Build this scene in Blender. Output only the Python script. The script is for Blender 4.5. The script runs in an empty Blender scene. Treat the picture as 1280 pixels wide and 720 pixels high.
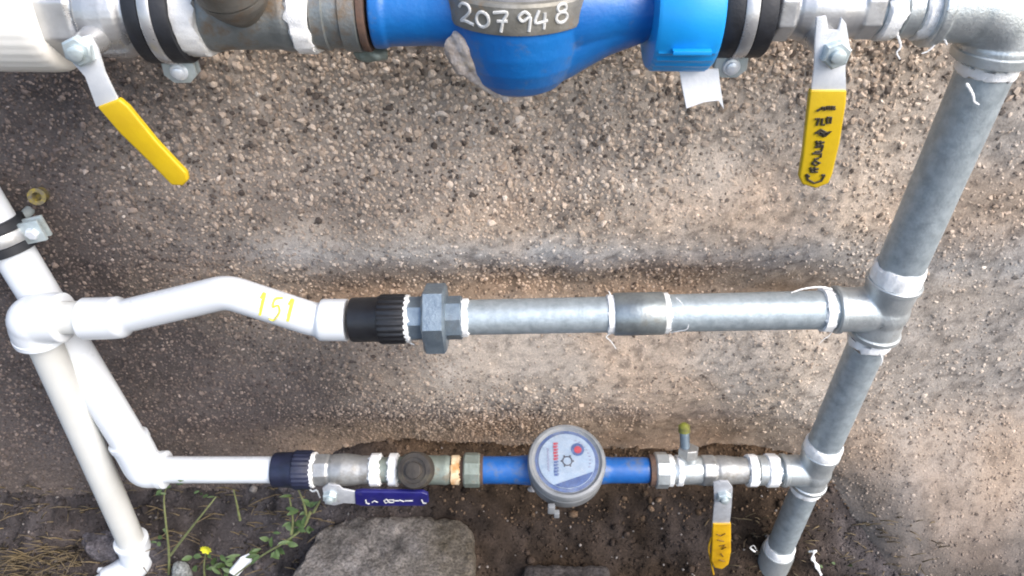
import bpy, bmesh, math, random
import numpy as np
from mathutils import Vector, Matrix
random.seed(7)
rng = np.random.default_rng(7)
SC = bpy.context.scene
COL = SC.collection

# ------------------------------------------------------------------ camera, sky, sun, exposure
H = 0.90                       # camera height above the ground
PITCH = math.radians(37.5)     # looking down
F = 924.0                      # focal length in photo pixels (1280 wide)
D = 0.55                       # distance from camera to the plane of the pipework
cam_d = bpy.data.cameras.new('camera')
cam_d.sensor_width = 36.0
cam_d.lens = 36.0 * F / 1280.0
cam_d.clip_start = 0.01
cam_d.clip_end = 500
cam = bpy.data.objects.new('camera', cam_d)
COL.objects.link(cam)
cam.location = (0, 0, H)
cam.rotation_euler = (math.pi / 2 - PITCH, 0, 0)
SC.camera = cam

SUN_EL, SUN_AZ = math.radians(45), math.radians(124)     # azimuth clockwise from +Y: from behind the camera
w = bpy.data.worlds.new('World'); SC.world = w; w.use_nodes = True
nt = w.node_tree
sky = nt.nodes.new('ShaderNodeTexSky'); sky.sky_type = 'NISHITA'; sky.sun_disc = False
sky.sun_elevation = SUN_EL; sky.sun_rotation = SUN_AZ
sky.air_density = 1.0; sky.dust_density = 3.0; sky.ozone_density = 1.0
bg = nt.nodes['Background']; bg.inputs[1].default_value = 0.15
nt.links.new(sky.outputs[0], bg.inputs[0])
sun_d = bpy.data.lights.new('sun', 'SUN'); sun_d.energy = 1.25; sun_d.angle = math.radians(50)
sun_d.color = (1.0, 0.98, 0.96)
sun = bpy.data.objects.new('sun', sun_d); COL.objects.link(sun)
sdir = Vector((math.sin(SUN_AZ) * math.cos(SUN_EL), math.cos(SUN_AZ) * math.cos(SUN_EL), math.sin(SUN_EL)))
sun.rotation_euler = sdir.to_track_quat('Z', 'Y').to_euler()
SC.view_settings.view_transform = 'Standard'
SC.view_settings.look = 'None'
SC.view_settings.exposure = 1.2
SC.view_settings.gamma = 1.0
SC.cycles.filter_width = 1.95

# ------------------------------------------------------------------ measuring helpers
CP, SP = math.cos(PITCH), math.sin(PITCH)
def ray(px, py):
    u, v = (px - 640) / F, (py - 360) / F
    return Vector((u, CP - v * SP, -SP - v * CP)), u, v
def P(px, py, Y=D):
    d, u, v = ray(px, py)
    s = Y / d.y
    return Vector((u * s, Y, H + d.z * s))
def mpp(py, Y=D):
    d, u, v = ray(640, py)
    return Y / d.y / F / math.sqrt(1 + v * v)

class HLine:
    """A straight run of pipe across the wall, given by two points of its axis."""
    def __init__(s, px0, py0, px1, py1, Y=D):
        s.a = (px0, py0); s.b = (px1, py1); s.Y = Y
        s.p0, s.p1 = P(px0, py0, Y), P(px1, py1, Y)
        s.dir = (s.p1 - s.p0).normalized()
    def py(s, px):
        t = (px - s.a[0]) / (s.b[0] - s.a[0]); return s.a[1] + t * (s.b[1] - s.a[1])
    def r(s, px, rpx): return rpx * mpp(s.py(px), s.Y)
    def at(s, px, r=0.0):
        d, u, v = ray(px, s.py(px))
        x = u * (s.Y / d.y - r)
        t = (x - s.p0.x) / (s.p1.x - s.p0.x)
        return s.p0.lerp(s.p1, t)
class VLine:
    """A riser, given by two points of its axis; rings are placed by where their front shows."""
    def __init__(s, p0, p1):
        s.p0, s.p1 = p0, p1; s.dir = (p1 - p0).normalized()
    def at(s, py, r=0.0):
        d, u, v = ray(640, py)
        Y = s.p0.y + (s.p1.y - s.p0.y) * 0.5
        z = H + d.z / d.y * (Y - r)
        t = (z - s.p0.z) / (s.p1.z - s.p0.z)
        return s.p0.lerp(s.p1, t)

# ------------------------------------------------------------------ noise (for geometry and mineral colour)
def _hash(ix, iy, seed):
    n = (ix.astype(np.int64) * 374761393 + iy.astype(np.int64) * 668265263 + seed * 974634777) & 0x7fffffff
    n = ((n ^ (n >> 13)) * 1274126177) & 0x7fffffff
    return ((n ^ (n >> 16)) & 0xffff) / 65535.0
def vnoise(x, y, seed=0):
    x = np.asarray(x, float); y = np.asarray(y, float)
    ix, iy = np.floor(x), np.floor(y)
    fx, fy = x - ix, y - iy
    fx = fx * fx * (3 - 2 * fx); fy = fy * fy * (3 - 2 * fy)
    a, b = _hash(ix, iy, seed), _hash(ix + 1, iy, seed)
    c, d = _hash(ix, iy + 1, seed), _hash(ix + 1, iy + 1, seed)
    return (a * (1 - fx) + b * fx) * (1 - fy) + (c * (1 - fx) + d * fx) * fy
def fbm(x, y, octv=4, seed=0):
    s, a, t = 0, 0.5, 0
    for k in range(octv):
        s = s + a * vnoise(x * 2 ** k, y * 2 ** k, seed + k * 17); t += a; a *= 0.5
    return s / t
def sstep(a, b, x):
    t = np.clip((np.asarray(x, float) - a) / (b - a), 0, 1); return t * t * (3 - 2 * t)

# ------------------------------------------------------------------ materials
def new_mat(name):
    m = bpy.data.materials.new(name); m.use_nodes = True
    return m, m.node_tree, m.node_tree.nodes['Principled BSDF']
def noise_node(n, scale, detail=4, rough=0.6, coord='Object'):
    tc = n.nodes.new('ShaderNodeTexCoord')
    no = n.nodes.new('ShaderNodeTexNoise')
    no.inputs['Scale'].default_value = scale; no.inputs['Detail'].default_value = detail
    no.inputs['Roughness'].default_value = rough
    n.links.new(tc.outputs[coord], no.inputs['Vector'])
    return no
def ramp_node(n, src, stops):
    r = n.nodes.new('ShaderNodeValToRGB')
    e = r.color_ramp.elements
    while len(e) < len(stops): e.new(0.5)
    for el, (p, c) in zip(e, stops):
        el.position = p; el.color = (*c, 1) if len(c) == 3 else c
    n.links.new(src, r.inputs[0])
    return r
def mat(name, col, rough=0.5, metal=0.0, col2=None, scale=60, dirt=None, dscale=18, dlo=0.55, dhi=0.75,
        bump=0.0, bscale=300, rvar=0.12, spec=0.5):
    m, n, b = new_mat(name)
    col2 = col2 or tuple(c * 0.82 for c in col)
    no = noise_node(n, scale)
    r1 = ramp_node(n, no.outputs[0], [(0.35, col2), (0.62, col)])
    out = r1.outputs[0]
    if dirt:
        nd = noise_node(n, dscale, 6, 0.68)
        rd = ramp_node(n, nd.outputs[0], [(dlo, (0, 0, 0)), (dhi, (1, 1, 1))])
        mx = n.nodes.new('ShaderNodeMixRGB'); mx.inputs[2].default_value = (*dirt, 1)
        n.links.new(rd.outputs[0], mx.inputs[0]); n.links.new(out, mx.inputs[1]); out = mx.outputs[0]
    n.links.new(out, b.inputs['Base Color'])
    b.inputs['Metallic'].default_value = metal
    b.inputs['Specular IOR Level'].default_value = spec
    nr = noise_node(n, scale * 0.7, 5)
    mr = n.nodes.new('ShaderNodeMapRange')
    mr.inputs['From Min'].default_value = 0.3; mr.inputs['From Max'].default_value = 0.7
    mr.inputs['To Min'].default_value = max(0.05, rough - rvar); mr.inputs['To Max'].default_value = min(1, rough + rvar)
    n.links.new(nr.outputs[0], mr.inputs[0]); n.links.new(mr.outputs[0], b.inputs['Roughness'])
    if bump:
        nb = noise_node(n, bscale, 5)
        bu = n.nodes.new('ShaderNodeBump'); bu.inputs['Strength'].default_value = bump; bu.inputs['Distance'].default_value = 0.002
        n.links.new(nb.outputs[0], bu.inputs['Height']); n.links.new(bu.outputs[0], b.inputs['Normal'])
    return m
def attr_mat(name, rough=0.9, scale=500, amt=0.35, bump=0.5, bdist=0.002, spec=0.25):
    """Rough mineral surface whose colour is stored on the mesh, broken up by fine grain."""
    m, n, b = new_mat(name)
    at = n.nodes.new('ShaderNodeAttribute'); at.attribute_name = 'mineral'
    no = noise_node(n, scale, 5, 0.7)
    rr = ramp_node(n, no.outputs[0], [(0.3, (1 - amt,) * 3), (0.7, (1 + amt * 0.6,) * 3)])
    mx = n.nodes.new('ShaderNodeMixRGB'); mx.blend_type = 'MULTIPLY'; mx.inputs[0].default_value = 1
    n.links.new(at.outputs['Color'], mx.inputs[1]); n.links.new(rr.outputs[0], mx.inputs[2])
    n.links.new(mx.outputs[0], b.inputs['Base Color'])
    b.inputs['Roughness'].default_value = rough; b.inputs['Specular IOR Level'].default_value = spec
    if bump:
        nb = noise_node(n, scale * 0.8, 6, 0.7)
        bu = n.nodes.new('ShaderNodeBump'); bu.inputs['Strength'].default_value = bump; bu.inputs['Distance'].default_value = bdist
        n.links.new(nb.outputs[0], bu.inputs['Height']); n.links.new(bu.outputs[0], b.inputs['Normal'])
    return m

M = {}
M['galv'] = mat('galvanised_steel', (0.44, 0.50, 0.53), 0.46, 0.5, (0.335, 0.39, 0.42), 130, (0.26, 0.295, 0.31), 50, 0.56, 0.80, 0.2, 500)
M['cast'] = mat('cast_galvanised', (0.56, 0.595, 0.60), 0.36, 0.6, (0.43, 0.47, 0.48), 60, (0.28, 0.275, 0.25), 30, 0.58, 0.76, 0.25, 420)
M['nickel'] = mat('nickel_plated', (0.50, 0.505, 0.51), 0.34, 0.6, (0.40, 0.405, 0.41), 50, (0.28, 0.255, 0.22), 35, 0.6, 0.78, 0.1, 400)
M['worn'] = mat('shaded_worn_nickel', (0.40, 0.405, 0.40), 0.42, 0.55, (0.30, 0.305, 0.30), 60, (0.20, 0.18, 0.15), 45, 0.5, 0.72, 0.25, 400)  # grimy nickel, base darkened for the dim light on the bottom line
M['shadedwornsteel'] = mat('shaded_worn_zinc_steel', (0.55, 0.57, 0.60), 0.45, 0.35, (0.42, 0.44, 0.47), 90, (0.25, 0.23, 0.2), 60, 0.55, 0.75, 0.15)  # bottom line lever steel, its dimmer light put into the colour
M['steel'] = mat('zinc_plated_steel', (0.82, 0.85, 0.88), 0.36, 0.35, (0.72, 0.76, 0.80), 70, None, bump=0.1)
M['bracket'] = mat('bracket_zinc', (0.58, 0.65, 0.66), 0.45, 0.5, (0.46, 0.53, 0.54), 70, (0.38, 0.37, 0.3), 50, 0.55, 0.8, 0.2)
M['union'] = mat('malleable_iron_zinc', (0.24, 0.30, 0.35), 0.42, 0.6, (0.17, 0.22, 0.27), 70, (0.18, 0.19, 0.2), 30, 0.55, 0.75, 0.3, 420)
M['bronze'] = mat('weathered_bronze', (0.27, 0.29, 0.29), 0.5, 0.55, (0.19, 0.21, 0.21), 40, (0.22, 0.14, 0.07), 28, 0.48, 0.66, 0.3, 380)
M['patina'] = mat('green_bronze', (0.25, 0.29, 0.26), 0.55, 0.4, (0.17, 0.2, 0.17), 50, (0.2, 0.13, 0.07), 45, 0.55, 0.75, 0.3, 380)
M['darkcap'] = mat('dark_brown_cap', (0.065, 0.055, 0.045), 0.65, 0.2, (0.035, 0.03, 0.026), 60, (0.10, 0.09, 0.06), 40, 0.55, 0.75, 0.35, 400)
M['rust'] = mat('rusty_washer', (0.13, 0.075, 0.052), 0.85, 0.1, (0.08, 0.055, 0.045), 90, bump=0.4)
M['white'] = mat('white_plastic', (0.66, 0.695, 0.73), 0.33, 0, (0.63, 0.66, 0.695), 14, (0.66, 0.65, 0.60), 22, 0.66, 0.9, 0.04, 300)
M['cream'] = mat('aged_white_plastic', (0.60, 0.61, 0.59), 0.42, 0, (0.55, 0.555, 0.53), 16, (0.50, 0.45, 0.34), 26, 0.62, 0.85, 0.05, 300)
M['ivory'] = mat('ivory_white_plastic', (0.80, 0.79, 0.74), 0.38, 0, (0.78, 0.76, 0.70), 16, (0.52, 0.46, 0.36), 30, 0.68, 0.88, 0.04)
M['black'] = mat('black_plastic', (0.018, 0.019, 0.022), 0.42, 0, (0.012, 0.012, 0.014), 60, (0.06, 0.055, 0.05), 50, 0.6, 0.85, 0.15)
M['rubber'] = mat('black_rubber', (0.016, 0.018, 0.024), 0.6, 0, (0.010, 0.011, 0.014), 60, (0.05, 0.046, 0.042), 60, 0.6, 0.85, 0.15)
M['navyplastic'] = mat('navy_plastic', (0.018, 0.022, 0.05), 0.45, 0, (0.012, 0.015, 0.03), 60, (0.07, 0.065, 0.055), 50, 0.62, 0.85, 0.15)
M['blue'] = mat('blue_enamel', (0.006, 0.135, 0.42), 0.38, 0, (0.005, 0.11, 0.38), 25, (0.09, 0.14, 0.24), 42, 0.56, 0.78, 0.3, 120, spec=0.5)
M['bluepipe'] = mat('blue_enamel_small', (0.012, 0.12, 0.40), 0.40, 0, (0.010, 0.085, 0.30), 40, (0.11, 0.12, 0.13), 40, 0.5, 0.72, 0.15, 260)
M['skyblue'] = mat('bright_blue_plastic', (0.007, 0.30, 0.74), 0.36, 0, (0.006, 0.265, 0.67), 20, (0.10, 0.30, 0.50), 40, 0.7, 0.9, 0.05)
M['yellow'] = mat('yellow_vinyl', (0.58, 0.395, 0.010), 0.42, 0, (0.52, 0.345, 0.01), 40, (0.45, 0.33, 0.05), 45, 0.68, 0.88, 0.1)
M['amber'] = mat('amber_vinyl', (0.62, 0.36, 0.010), 0.45, 0, (0.48, 0.26, 0.01), 70, (0.32, 0.20, 0.03), 60, 0.6, 0.8, 0.15)
M['navy'] = mat('navy_vinyl', (0.014, 0.013, 0.13), 0.4, 0, (0.010, 0.010, 0.09), 60, (0.10, 0.09, 0.16), 80, 0.62, 0.8, 0.1)
M['tape'] = mat('white_thread_tape', (0.90, 0.90, 0.89), 0.7, 0, (0.82, 0.82, 0.80), 160, bump=0.5, bscale=900)
M['tan_tape'] = mat('stained_thread_tape', (0.74, 0.60, 0.40), 0.75, 0, (0.52, 0.26, 0.09), 90, bump=0.5, bscale=800)
M['paper'] = mat('white_paper', (0.82, 0.83, 0.84), 0.8, 0, (0.76, 0.77, 0.78), 60, bump=0.2)
M['paintwhite'] = mat('chalk_white_paint', (0.62, 0.62, 0.60), 0.8, 0, (0.46, 0.46, 0.44), 150)
M['paintyellow'] = mat('yellow_marker', (0.80, 0.74, 0.06), 0.6, 0, (0.72, 0.62, 0.10), 150)
M['ink'] = mat('black_ink', (0.022, 0.018, 0.012), 0.6, 0, (0.05, 0.035, 0.015), 300)
M['greylid'] = mat('grey_meter_collar', (0.27, 0.26, 0.23), 0.5, 0.35, (0.19, 0.18, 0.15), 60, (0.33, 0.20, 0.09), 40, 0.58, 0.74, 0.25)
M['clearring'] = mat('frosted_grey_plastic', (0.24, 0.25, 0.26), 0.36, 0.0, (0.17, 0.18, 0.185), 50, (0.30, 0.27, 0.22), 45, 0.6, 0.8, 0.15)
M['dial'] = mat('dial_face', (0.34, 0.42, 0.52), 0.35, 0, (0.25, 0.33, 0.43), 120, (0.52, 0.55, 0.56), 120, 0.6, 0.8)
M['dialblue'] = mat('dial_navy', (0.06, 0.11, 0.27), 0.4, 0, (0.05, 0.08, 0.20), 200, (0.22, 0.27, 0.36), 200, 0.6, 0.8)
M['dialred'] = mat('dial_red', (0.42, 0.035, 0.05), 0.4, 0, (0.30, 0.03, 0.06), 200)
M['dialink'] = mat('dial_ink', (0.05, 0.05, 0.07), 0.5, 0)
M['limescale'] = mat('limescale', (0.48, 0.43, 0.40), 0.9, 0, (0.30, 0.25, 0.21), 110, (0.40, 0.33, 0.24), 60, 0.5, 0.7, 0.7, 300)
M['lime'] = mat('yellow_green_plastic', (0.22, 0.24, 0.03), 0.5, 0, (0.12, 0.11, 0.04), 150)
M['leaf'] = mat('weed_leaf', (0.065, 0.11, 0.032), 0.6, 0, (0.04, 0.07, 0.022), 180)
M['stem'] = mat('weed_stem', (0.17, 0.20, 0.08), 0.7, 0, (0.12, 0.12, 0.05), 150)
M['petal'] = mat('yellow_petal', (0.55, 0.52, 0.02), 0.6, 0, (0.40, 0.42, 0.03), 300)
M['straw'] = mat('dry_straw', (0.20, 0.15, 0.078), 0.8, 0, (0.085, 0.066, 0.045), 40)
M['stone_mat'] = attr_mat('stone_grain', 0.94, 300, 0.75, 1.0, 0.004)
M['wall_mat'] = attr_mat('render_grain', 0.93, 420, 0.34, 0.5, 0.003)
M['pebble_mat'] = attr_mat('pebble_grain', 0.82, 600, 0.22, 0.25, 0.001)
M['soil_mat'] = attr_mat('soil_grain', 0.96, 300, 0.5, 0.8, 0.004, 0.15)

# ------------------------------------------------------------------ mesh building
def basis(ax):
    ax = Vector(ax).normalized()
    ref = Vector((0, 1, 0)) if abs(ax.y) < 0.8 else Vector((0, 0, 1))
    a = ax.cross(ref).normalized(); b = ax.cross(a).normalized()
    return a, b
class MB:
    def __init__(s): s.bm = bmesh.new()
    def rings(s, pts, axes, radii, seg=36, caps=True, rot=0.0, jit=None, closed=False):
        """pts: ring centres; axes: (a,b) unit pairs per ring."""
        rows = []
        for i, (p, (a, b), r) in enumerate(zip(pts, axes, radii)):
            row = []
            for k in range(seg):
                t = rot + 2 * math.pi * k / seg
                rr, off = r, Vector()
                if jit:
                    dr, da = jit(i, k); rr = r + dr; off = da
                row.append(s.bm.verts.new(p + off + a * (math.cos(t) * rr) + b * (math.sin(t) * rr)))
            rows.append(row)
        n = len(rows)
        for i in range(n if closed else n - 1):
            A, B = rows[i], rows[(i + 1) % n]
            for k in range(seg):
                s.bm.faces.new((A[k], A[(k + 1) % seg], B[(k + 1) % seg], B[k]))
        if caps and not closed:
            s.bm.faces.new(rows[0][::-1]); s.bm.faces.new(rows[-1])
        return rows
    def lathe(s, p0, ax, prof, seg=36, caps=True, rot=0.0, jit=None):
        ax = Vector(ax).normalized(); a, b = basis(ax)
        return s.rings([p0 + ax * t for t, r in prof], [(a, b)] * len(prof), [r for t, r in prof], seg, caps, rot, jit)
    def hline(s, L, prof, seg=40, caps=True, rot=0.0, jit=None):
        """prof: (photo x, photo radius) pairs along a horizontal run."""
        a, b = basis(L.dir)
        rs = [L.r(px, rp) for px, rp in prof]
        rmax = max(rs)
        return s.rings([L.at(px, rmax) for px, rp in prof], [(a, b)] * len(prof), rs, seg, caps, rot, jit)
    def vline(s, L, prof, seg=40, caps=True, rot=0.0, jit=None):
        a, b = basis(L.dir); rmax = max(r for _, r in prof)
        return s.rings([L.at(py, rmax) for py, r in prof], [(a, b)] * len(prof), [r for _, r in prof], seg, caps, rot, jit)
    def tube(s, path, r, seg=16, caps=True, flat=1.0, up=None):
        pts = [Vector(p) for p in path]
        rad = r if isinstance(r, (list, tuple)) else [r] * len(pts)
        tan = []
        for i in range(len(pts)):
            d = pts[min(i + 1, len(pts) - 1)] - pts[max(i - 1, 0)]
            tan.append(d.normalized() if d.length > 1e-9 else Vector((0, 0, 1)))
        a, b = basis(tan[0])
        if up is not None:
            b = Vector(up).normalized(); a = tan[0].cross(b).normalized()
        axes = []
        for t in tan:
            if up is not None:
                b = Vector(up) - t * t.dot(Vector(up)); b.normalize(); a = t.cross(b).normalized()
            else:
                a = (a - t * a.dot(t)).normalized(); b = t.cross(a).normalized()
            axes.append((a, b * flat))
        return s.rings(pts, axes, rad, seg, caps)
    def prism(s, outline, depth, bevel=0.0008, seg=2):
        """outline: 3D points of one face; depth: vector to the opposite face."""
        b2 = bmesh.new()
        A = [b2.verts.new(p) for p in outline]; B = [b2.verts.new(Vector(p) + Vector(depth)) for p in outline]
        n = len(A)
        b2.faces.new(A); b2.faces.new(B[::-1])
        for i in range(n): b2.faces.new((A[(i + 1) % n], A[i], B[i], B[(i + 1) % n]))
        bmesh.ops.recalc_face_normals(b2, faces=b2.faces)
        if bevel: bmesh.ops.bevel(b2, geom=list(b2.edges), offset=bevel, segments=seg, affect='EDGES', profile=0.6)
        s.merge(b2)
    def box(s, c, hx, hy, hz, rot=None, bevel=0.0008):
        m = rot or Matrix.Identity(3); c = Vector(c)
        o = [c + m @ Vector((x * hx, -hy, z * hz)) for x, z in ((-1, -1), (1, -1), (1, 1), (-1, 1))]
        s.prism(o, m @ Vector((0, 2 * hy, 0)), bevel)
    def ball(s, c, r, sc=(1, 1, 1), sub=3, lump=0.0):
        b2 = bmesh.new(); bmesh.ops.create_icosphere(b2, subdivisions=sub, radius=1)
        for v in b2.verts:
            k = 1 + lump * (math.sin(v.co.x * 5 + v.co.z * 3) + math.sin(v.co.y * 7 + v.co.x * 4) + random.uniform(-.5, .5))
            v.co = Vector(c) + Vector((v.co.x * sc[0], v.co.y * sc[1], v.co.z * sc[2])) * r * k
        s.merge(b2)
    def merge(s, b2):
        me = bpy.data.meshes.new('tmp'); b2.to_mesh(me); b2.free(); s.bm.from_mesh(me); bpy.data.meshes.remove(me)
    def build(s, name, material, parent=None, smooth=35, remesh=0.0, kind=None):
        bmesh.ops.recalc_face_normals(s.bm, faces=s.bm.faces)
        me = bpy.data.meshes.new(name)
        off = Vector()
        q = parent
        while q is not None: off += q.location; q = q.parent
        if parent is None:
            cs = [v.co for v in s.bm.verts]
            off = Vector((sum(c.x for c in cs), sum(c.y for c in cs), 0)) / len(cs); off.z = min(c.z for c in cs)
        bmesh.ops.translate(s.bm, verts=s.bm.verts, vec=-off)
        s.bm.to_mesh(me); s.bm.free()
        me.materials.append(material)
        for p in me.polygons: p.use_smooth = True
        if smooth and not remesh: me.set_sharp_from_angle(angle=math.radians(smooth))
        o = bpy.data.objects.new(name, me); COL.objects.link(o)
        if parent is None: o.location = off
        else: o.parent = parent
        if remesh:
            r = o.modifiers.new('remesh', 'REMESH'); r.mode = 'VOXEL'; r.voxel_size = remesh; r.use_smooth_shade = True
            sm = o.modifiers.new('smooth', 'SMOOTH'); sm.factor = 0.5; sm.iterations = 4
        if kind: o['kind'] = kind
        return o
def thing(name, label, cat, loc, group=None):
    o = bpy.data.objects.new(name, None); COL.objects.link(o)
    o.empty_display_size = 0.02
    o.location = loc; o['label'] = label; o['category'] = cat
    if group: o['group'] = group
    return o
def tag(o, label, cat, group=None):
    o['label'] = label; o['category'] = cat
    if group: o['group'] = group
    return o
def catmull(pts, n=8):
    pts = [Vector(p) for p in pts]; out = []
    q = [pts[0] * 2 - pts[1]] + pts + [pts[-1] * 2 - pts[-2]]
    for i in range(1, len(q) - 2):
        for k in range(n):
            t = k / n
            out.append(0.5 * ((2 * q[i]) + (q[i + 1] - q[i - 1]) * t + (2 * q[i - 1] - 5 * q[i] + 4 * q[i + 1] - q[i + 2]) * t * t
                              + (-q[i - 1] + 3 * q[i] - 3 * q[i + 1] + q[i + 2]) * t ** 3))
    out.append(pts[-1]); return out
def tape_jit(amp_r=0.0005, amp_a=0.0012, axis=Vector((1, 0, 0)), edge=(0, 3)):
    amp_r *= 1.5; amp_a *= 1.5
    ph = [random.uniform(0, 9) for _ in range(4)]
    def j(i, k):
        e = 1.0 if i in edge else 0.25
        return (random.uniform(-amp_r, amp_r) * 0.6,
                axis * (amp_a * e * (math.sin(k * 0.7 + ph[i % 4]) * 0.4 + random.uniform(-.6, .6))))
    return j
def tape_h(parent, L, px0, px1, rpx, material='tape'):
    m = MB()
    m.hline(L, [(px0, rpx - 3), (px0 + (px1 - px0) * .12, rpx), (px1 - (px1 - px0) * .12, rpx), (px1, rpx - 3)], 56, jit=tape_jit(0.0006, 0.0016, L.dir))
    return m.build('thread_tape', M[material], parent)
def tape_v(parent, L, py0, py1, r, amp=0.0013):
    m = MB()
    m.vline(L, [(py0, r - .0012), (py0 + (py1 - py0) * .15, r), (py1 - (py1 - py0) * .15, r), (py1, r - .0012)], 56, jit=tape_jit(0.0005, amp, L.dir))
    return m.build('thread_tape', M['tape'], parent)
def tail(parent, pts, wdt=0.0011, name='tape_tail', material='tape'):
    m = MB(); path = catmull(pts, 6)
    n = len(path)
    m.tube(path, [wdt * (0.55 + 0.5 * abs(math.sin(i * 1.3))) * (1 - 0.5 * i / n) for i in range(n)], 6, flat=0.45)
    return m.build(name, M[material], parent)

# ------------------------------------------------------------------ THE WALL
def crease_mask(x, z):
    wob = 0.05 * (fbm(np.asarray(z) * 9, np.asarray(x) * 3, 3, 5) - 0.5)
    return sstep(-0.40, -0.12, x + wob) * (1 - sstep(0.30, 0.45, x + wob))
def wall_y(x, z):
    x = np.asarray(x, float); z = np.asarray(z, float)
    c = crease_mask(x, z)
    zz = z + 0.026 * (fbm(x * 7, z * 0 + 3, 4, 11) - 0.5)
    up = np.exp(-((zz - 0.395) / np.where(zz > 0.395, 0.034, 0.030)) ** 2) * 0.019
    roll1 = -0.012 * np.exp(-((zz - 0.50) / 0.06) ** 2)
    roll2 = -0.012 * np.exp(-((zz - 0.30) / 0.06) ** 2)
    low = 0.030 * sstep(0.24, 0.11, zz)
    y = 0.640 + c * (up + roll1 + roll2 + low)
    right = sstep(0.33, 0.46, x)
    y = y - sstep(0.37, 0.52, x) * 0.108 * sstep(0.26, 0.0, z) ** 1.3            # haunching at the foot, right of the riser
    left = 1 - sstep(-0.34, -0.2, x)
    y = y - left * 0.03 * sstep(0.3, 0.05, z)
    y = y + 0.016 * (fbm(x * 5, z * 5, 3, 21) - 0.5) + 0.006 * (fbm(x * 28, z * 28, 3, 31) - 0.5)
    y = y + 0.0032 * (fbm(x * 150, z * 150, 2, 41) - 0.5)
    return y
def lime_mask(x, z):
    """how much pale lime slurry has run over the pebbles (a deposit on the wall)"""
    n = fbm(x * 5 + 7, z * 6, 4, 51) - 0.5; n2 = fbm(x * 13 + 2, z * 15, 4, 55) - 0.5
    c = crease_mask(x, z)
    band = np.exp(-((z - 0.462) / 0.034) ** 2) * c * 0.9
    low = np.exp(-((z - 0.32) / 0.065) ** 2) * c * sstep(-0.24, 0.0, x + 0.3 * n) * 0.95
    patch = sstep(-0.02, 0.22, x + 0.5 * n) * sstep(0.72, 0.50, z + 0.4 * n2) * 0.85
    right = sstep(0.30, 0.42, x) * 0.72
    L = np.maximum(np.maximum(band, low), np.maximum(patch, right))
    return np.clip(L + (n2 * 1.1) * (L > 0.02) * sstep(0.02, 0.3, L), 0, 1)
def pale_mask(x, z):
    """share of pale aggregate in the dash: grey at left, cream to the right"""
    n = fbm(x * 6 + 1, z * 6 + 4, 4, 53) - 0.5
    return sstep(-0.42, -0.08, x + 0.35 * n - 0.16 * sstep(0.42, 0.30, z))
def wall_col(x, z):
    L = lime_mask(x, z)[:, None]; A = pale_mask(x, z)[:, None]
    n1 = fbm(x * 14, z * 14, 4, 61)[:, None]; n2 = fbm(x * 45, z * 45, 3, 71)[:, None]; n3 = fbm(x * 190, z * 190, 3, 75)[:, None]
    dark = (np.array([[0.096, 0.082, 0.078]]) * (1 - A) + np.array([[0.44, 0.37, 0.305]]) * A) * (0.6 + 0.8 * n1)
    tanc = np.array([[0.62, 0.525, 0.435]]); grey = np.array([[0.53, 0.51, 0.49]])
    rightgrey = sstep(0.30, 0.45, x)[:, None]
    g = np.clip(rightgrey * 0.45 + np.exp(-((z - 0.455) / 0.03) ** 2)[:, None] * 0.9 + (n1 - .5) * 0.8, 0, 1)
    pale = (tanc * (1 - g) + grey * g) * (0.66 + 0.4 * n2 + 0.3 * n3)
    col = dark * (1 - L) + pale * L
    col = col * (1 - 0.36 * rightgrey)                              # the right end is a greyer mix
    pit = np.clip((fbm(x * 150 + 5, z * 150, 2, 95) - 0.60) * 9, 0, 1)[:, None] * A * 0.48
    col = col * (1 - pit) + np.array([[0.10, 0.085, 0.075]]) * pit
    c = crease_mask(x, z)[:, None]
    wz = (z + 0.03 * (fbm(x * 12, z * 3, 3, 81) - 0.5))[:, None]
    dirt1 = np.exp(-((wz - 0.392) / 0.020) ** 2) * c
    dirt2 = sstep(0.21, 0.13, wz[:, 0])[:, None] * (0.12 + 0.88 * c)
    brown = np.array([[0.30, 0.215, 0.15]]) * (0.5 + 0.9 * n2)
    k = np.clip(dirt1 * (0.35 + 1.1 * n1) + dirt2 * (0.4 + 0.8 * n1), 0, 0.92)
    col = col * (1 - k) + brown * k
    foot = (sstep(0.30, 0.42, x) * sstep(0.17, 0.02, z + 0.12 * (fbm(x * 8, z * 8, 3, 85) - 0.5)))[:, None] * 0.85     # darker grey foot of the haunching
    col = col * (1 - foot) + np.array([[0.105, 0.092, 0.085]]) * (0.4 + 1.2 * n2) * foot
    warm = np.clip((fbm(x * 6 + 3, z * 6 + 9, 4, 91) - 0.50) * 5, 0, 1)[:, None] * A * 0.5
    col = col * (1 - warm) + col * np.array([[1.08, 0.90, 0.74]]) * warm
    return np.clip(col, 0.01, 0.9)
def spread(dense0, dense1, step, lo, hi):
    mid = list(np.arange(dense0, dense1 + 1e-9, step))
    def grow(a, end, sgn):
        out, s = [], step
        while (a < end) if sgn > 0 else (a > end):
            s *= 1.35; a = a + sgn * s; out.append(a)
        if out: out[-1] = end
        return out
    return np.array(grow(dense0, lo, -1)[::-1] + mid + grow(dense1, hi, 1))
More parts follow.
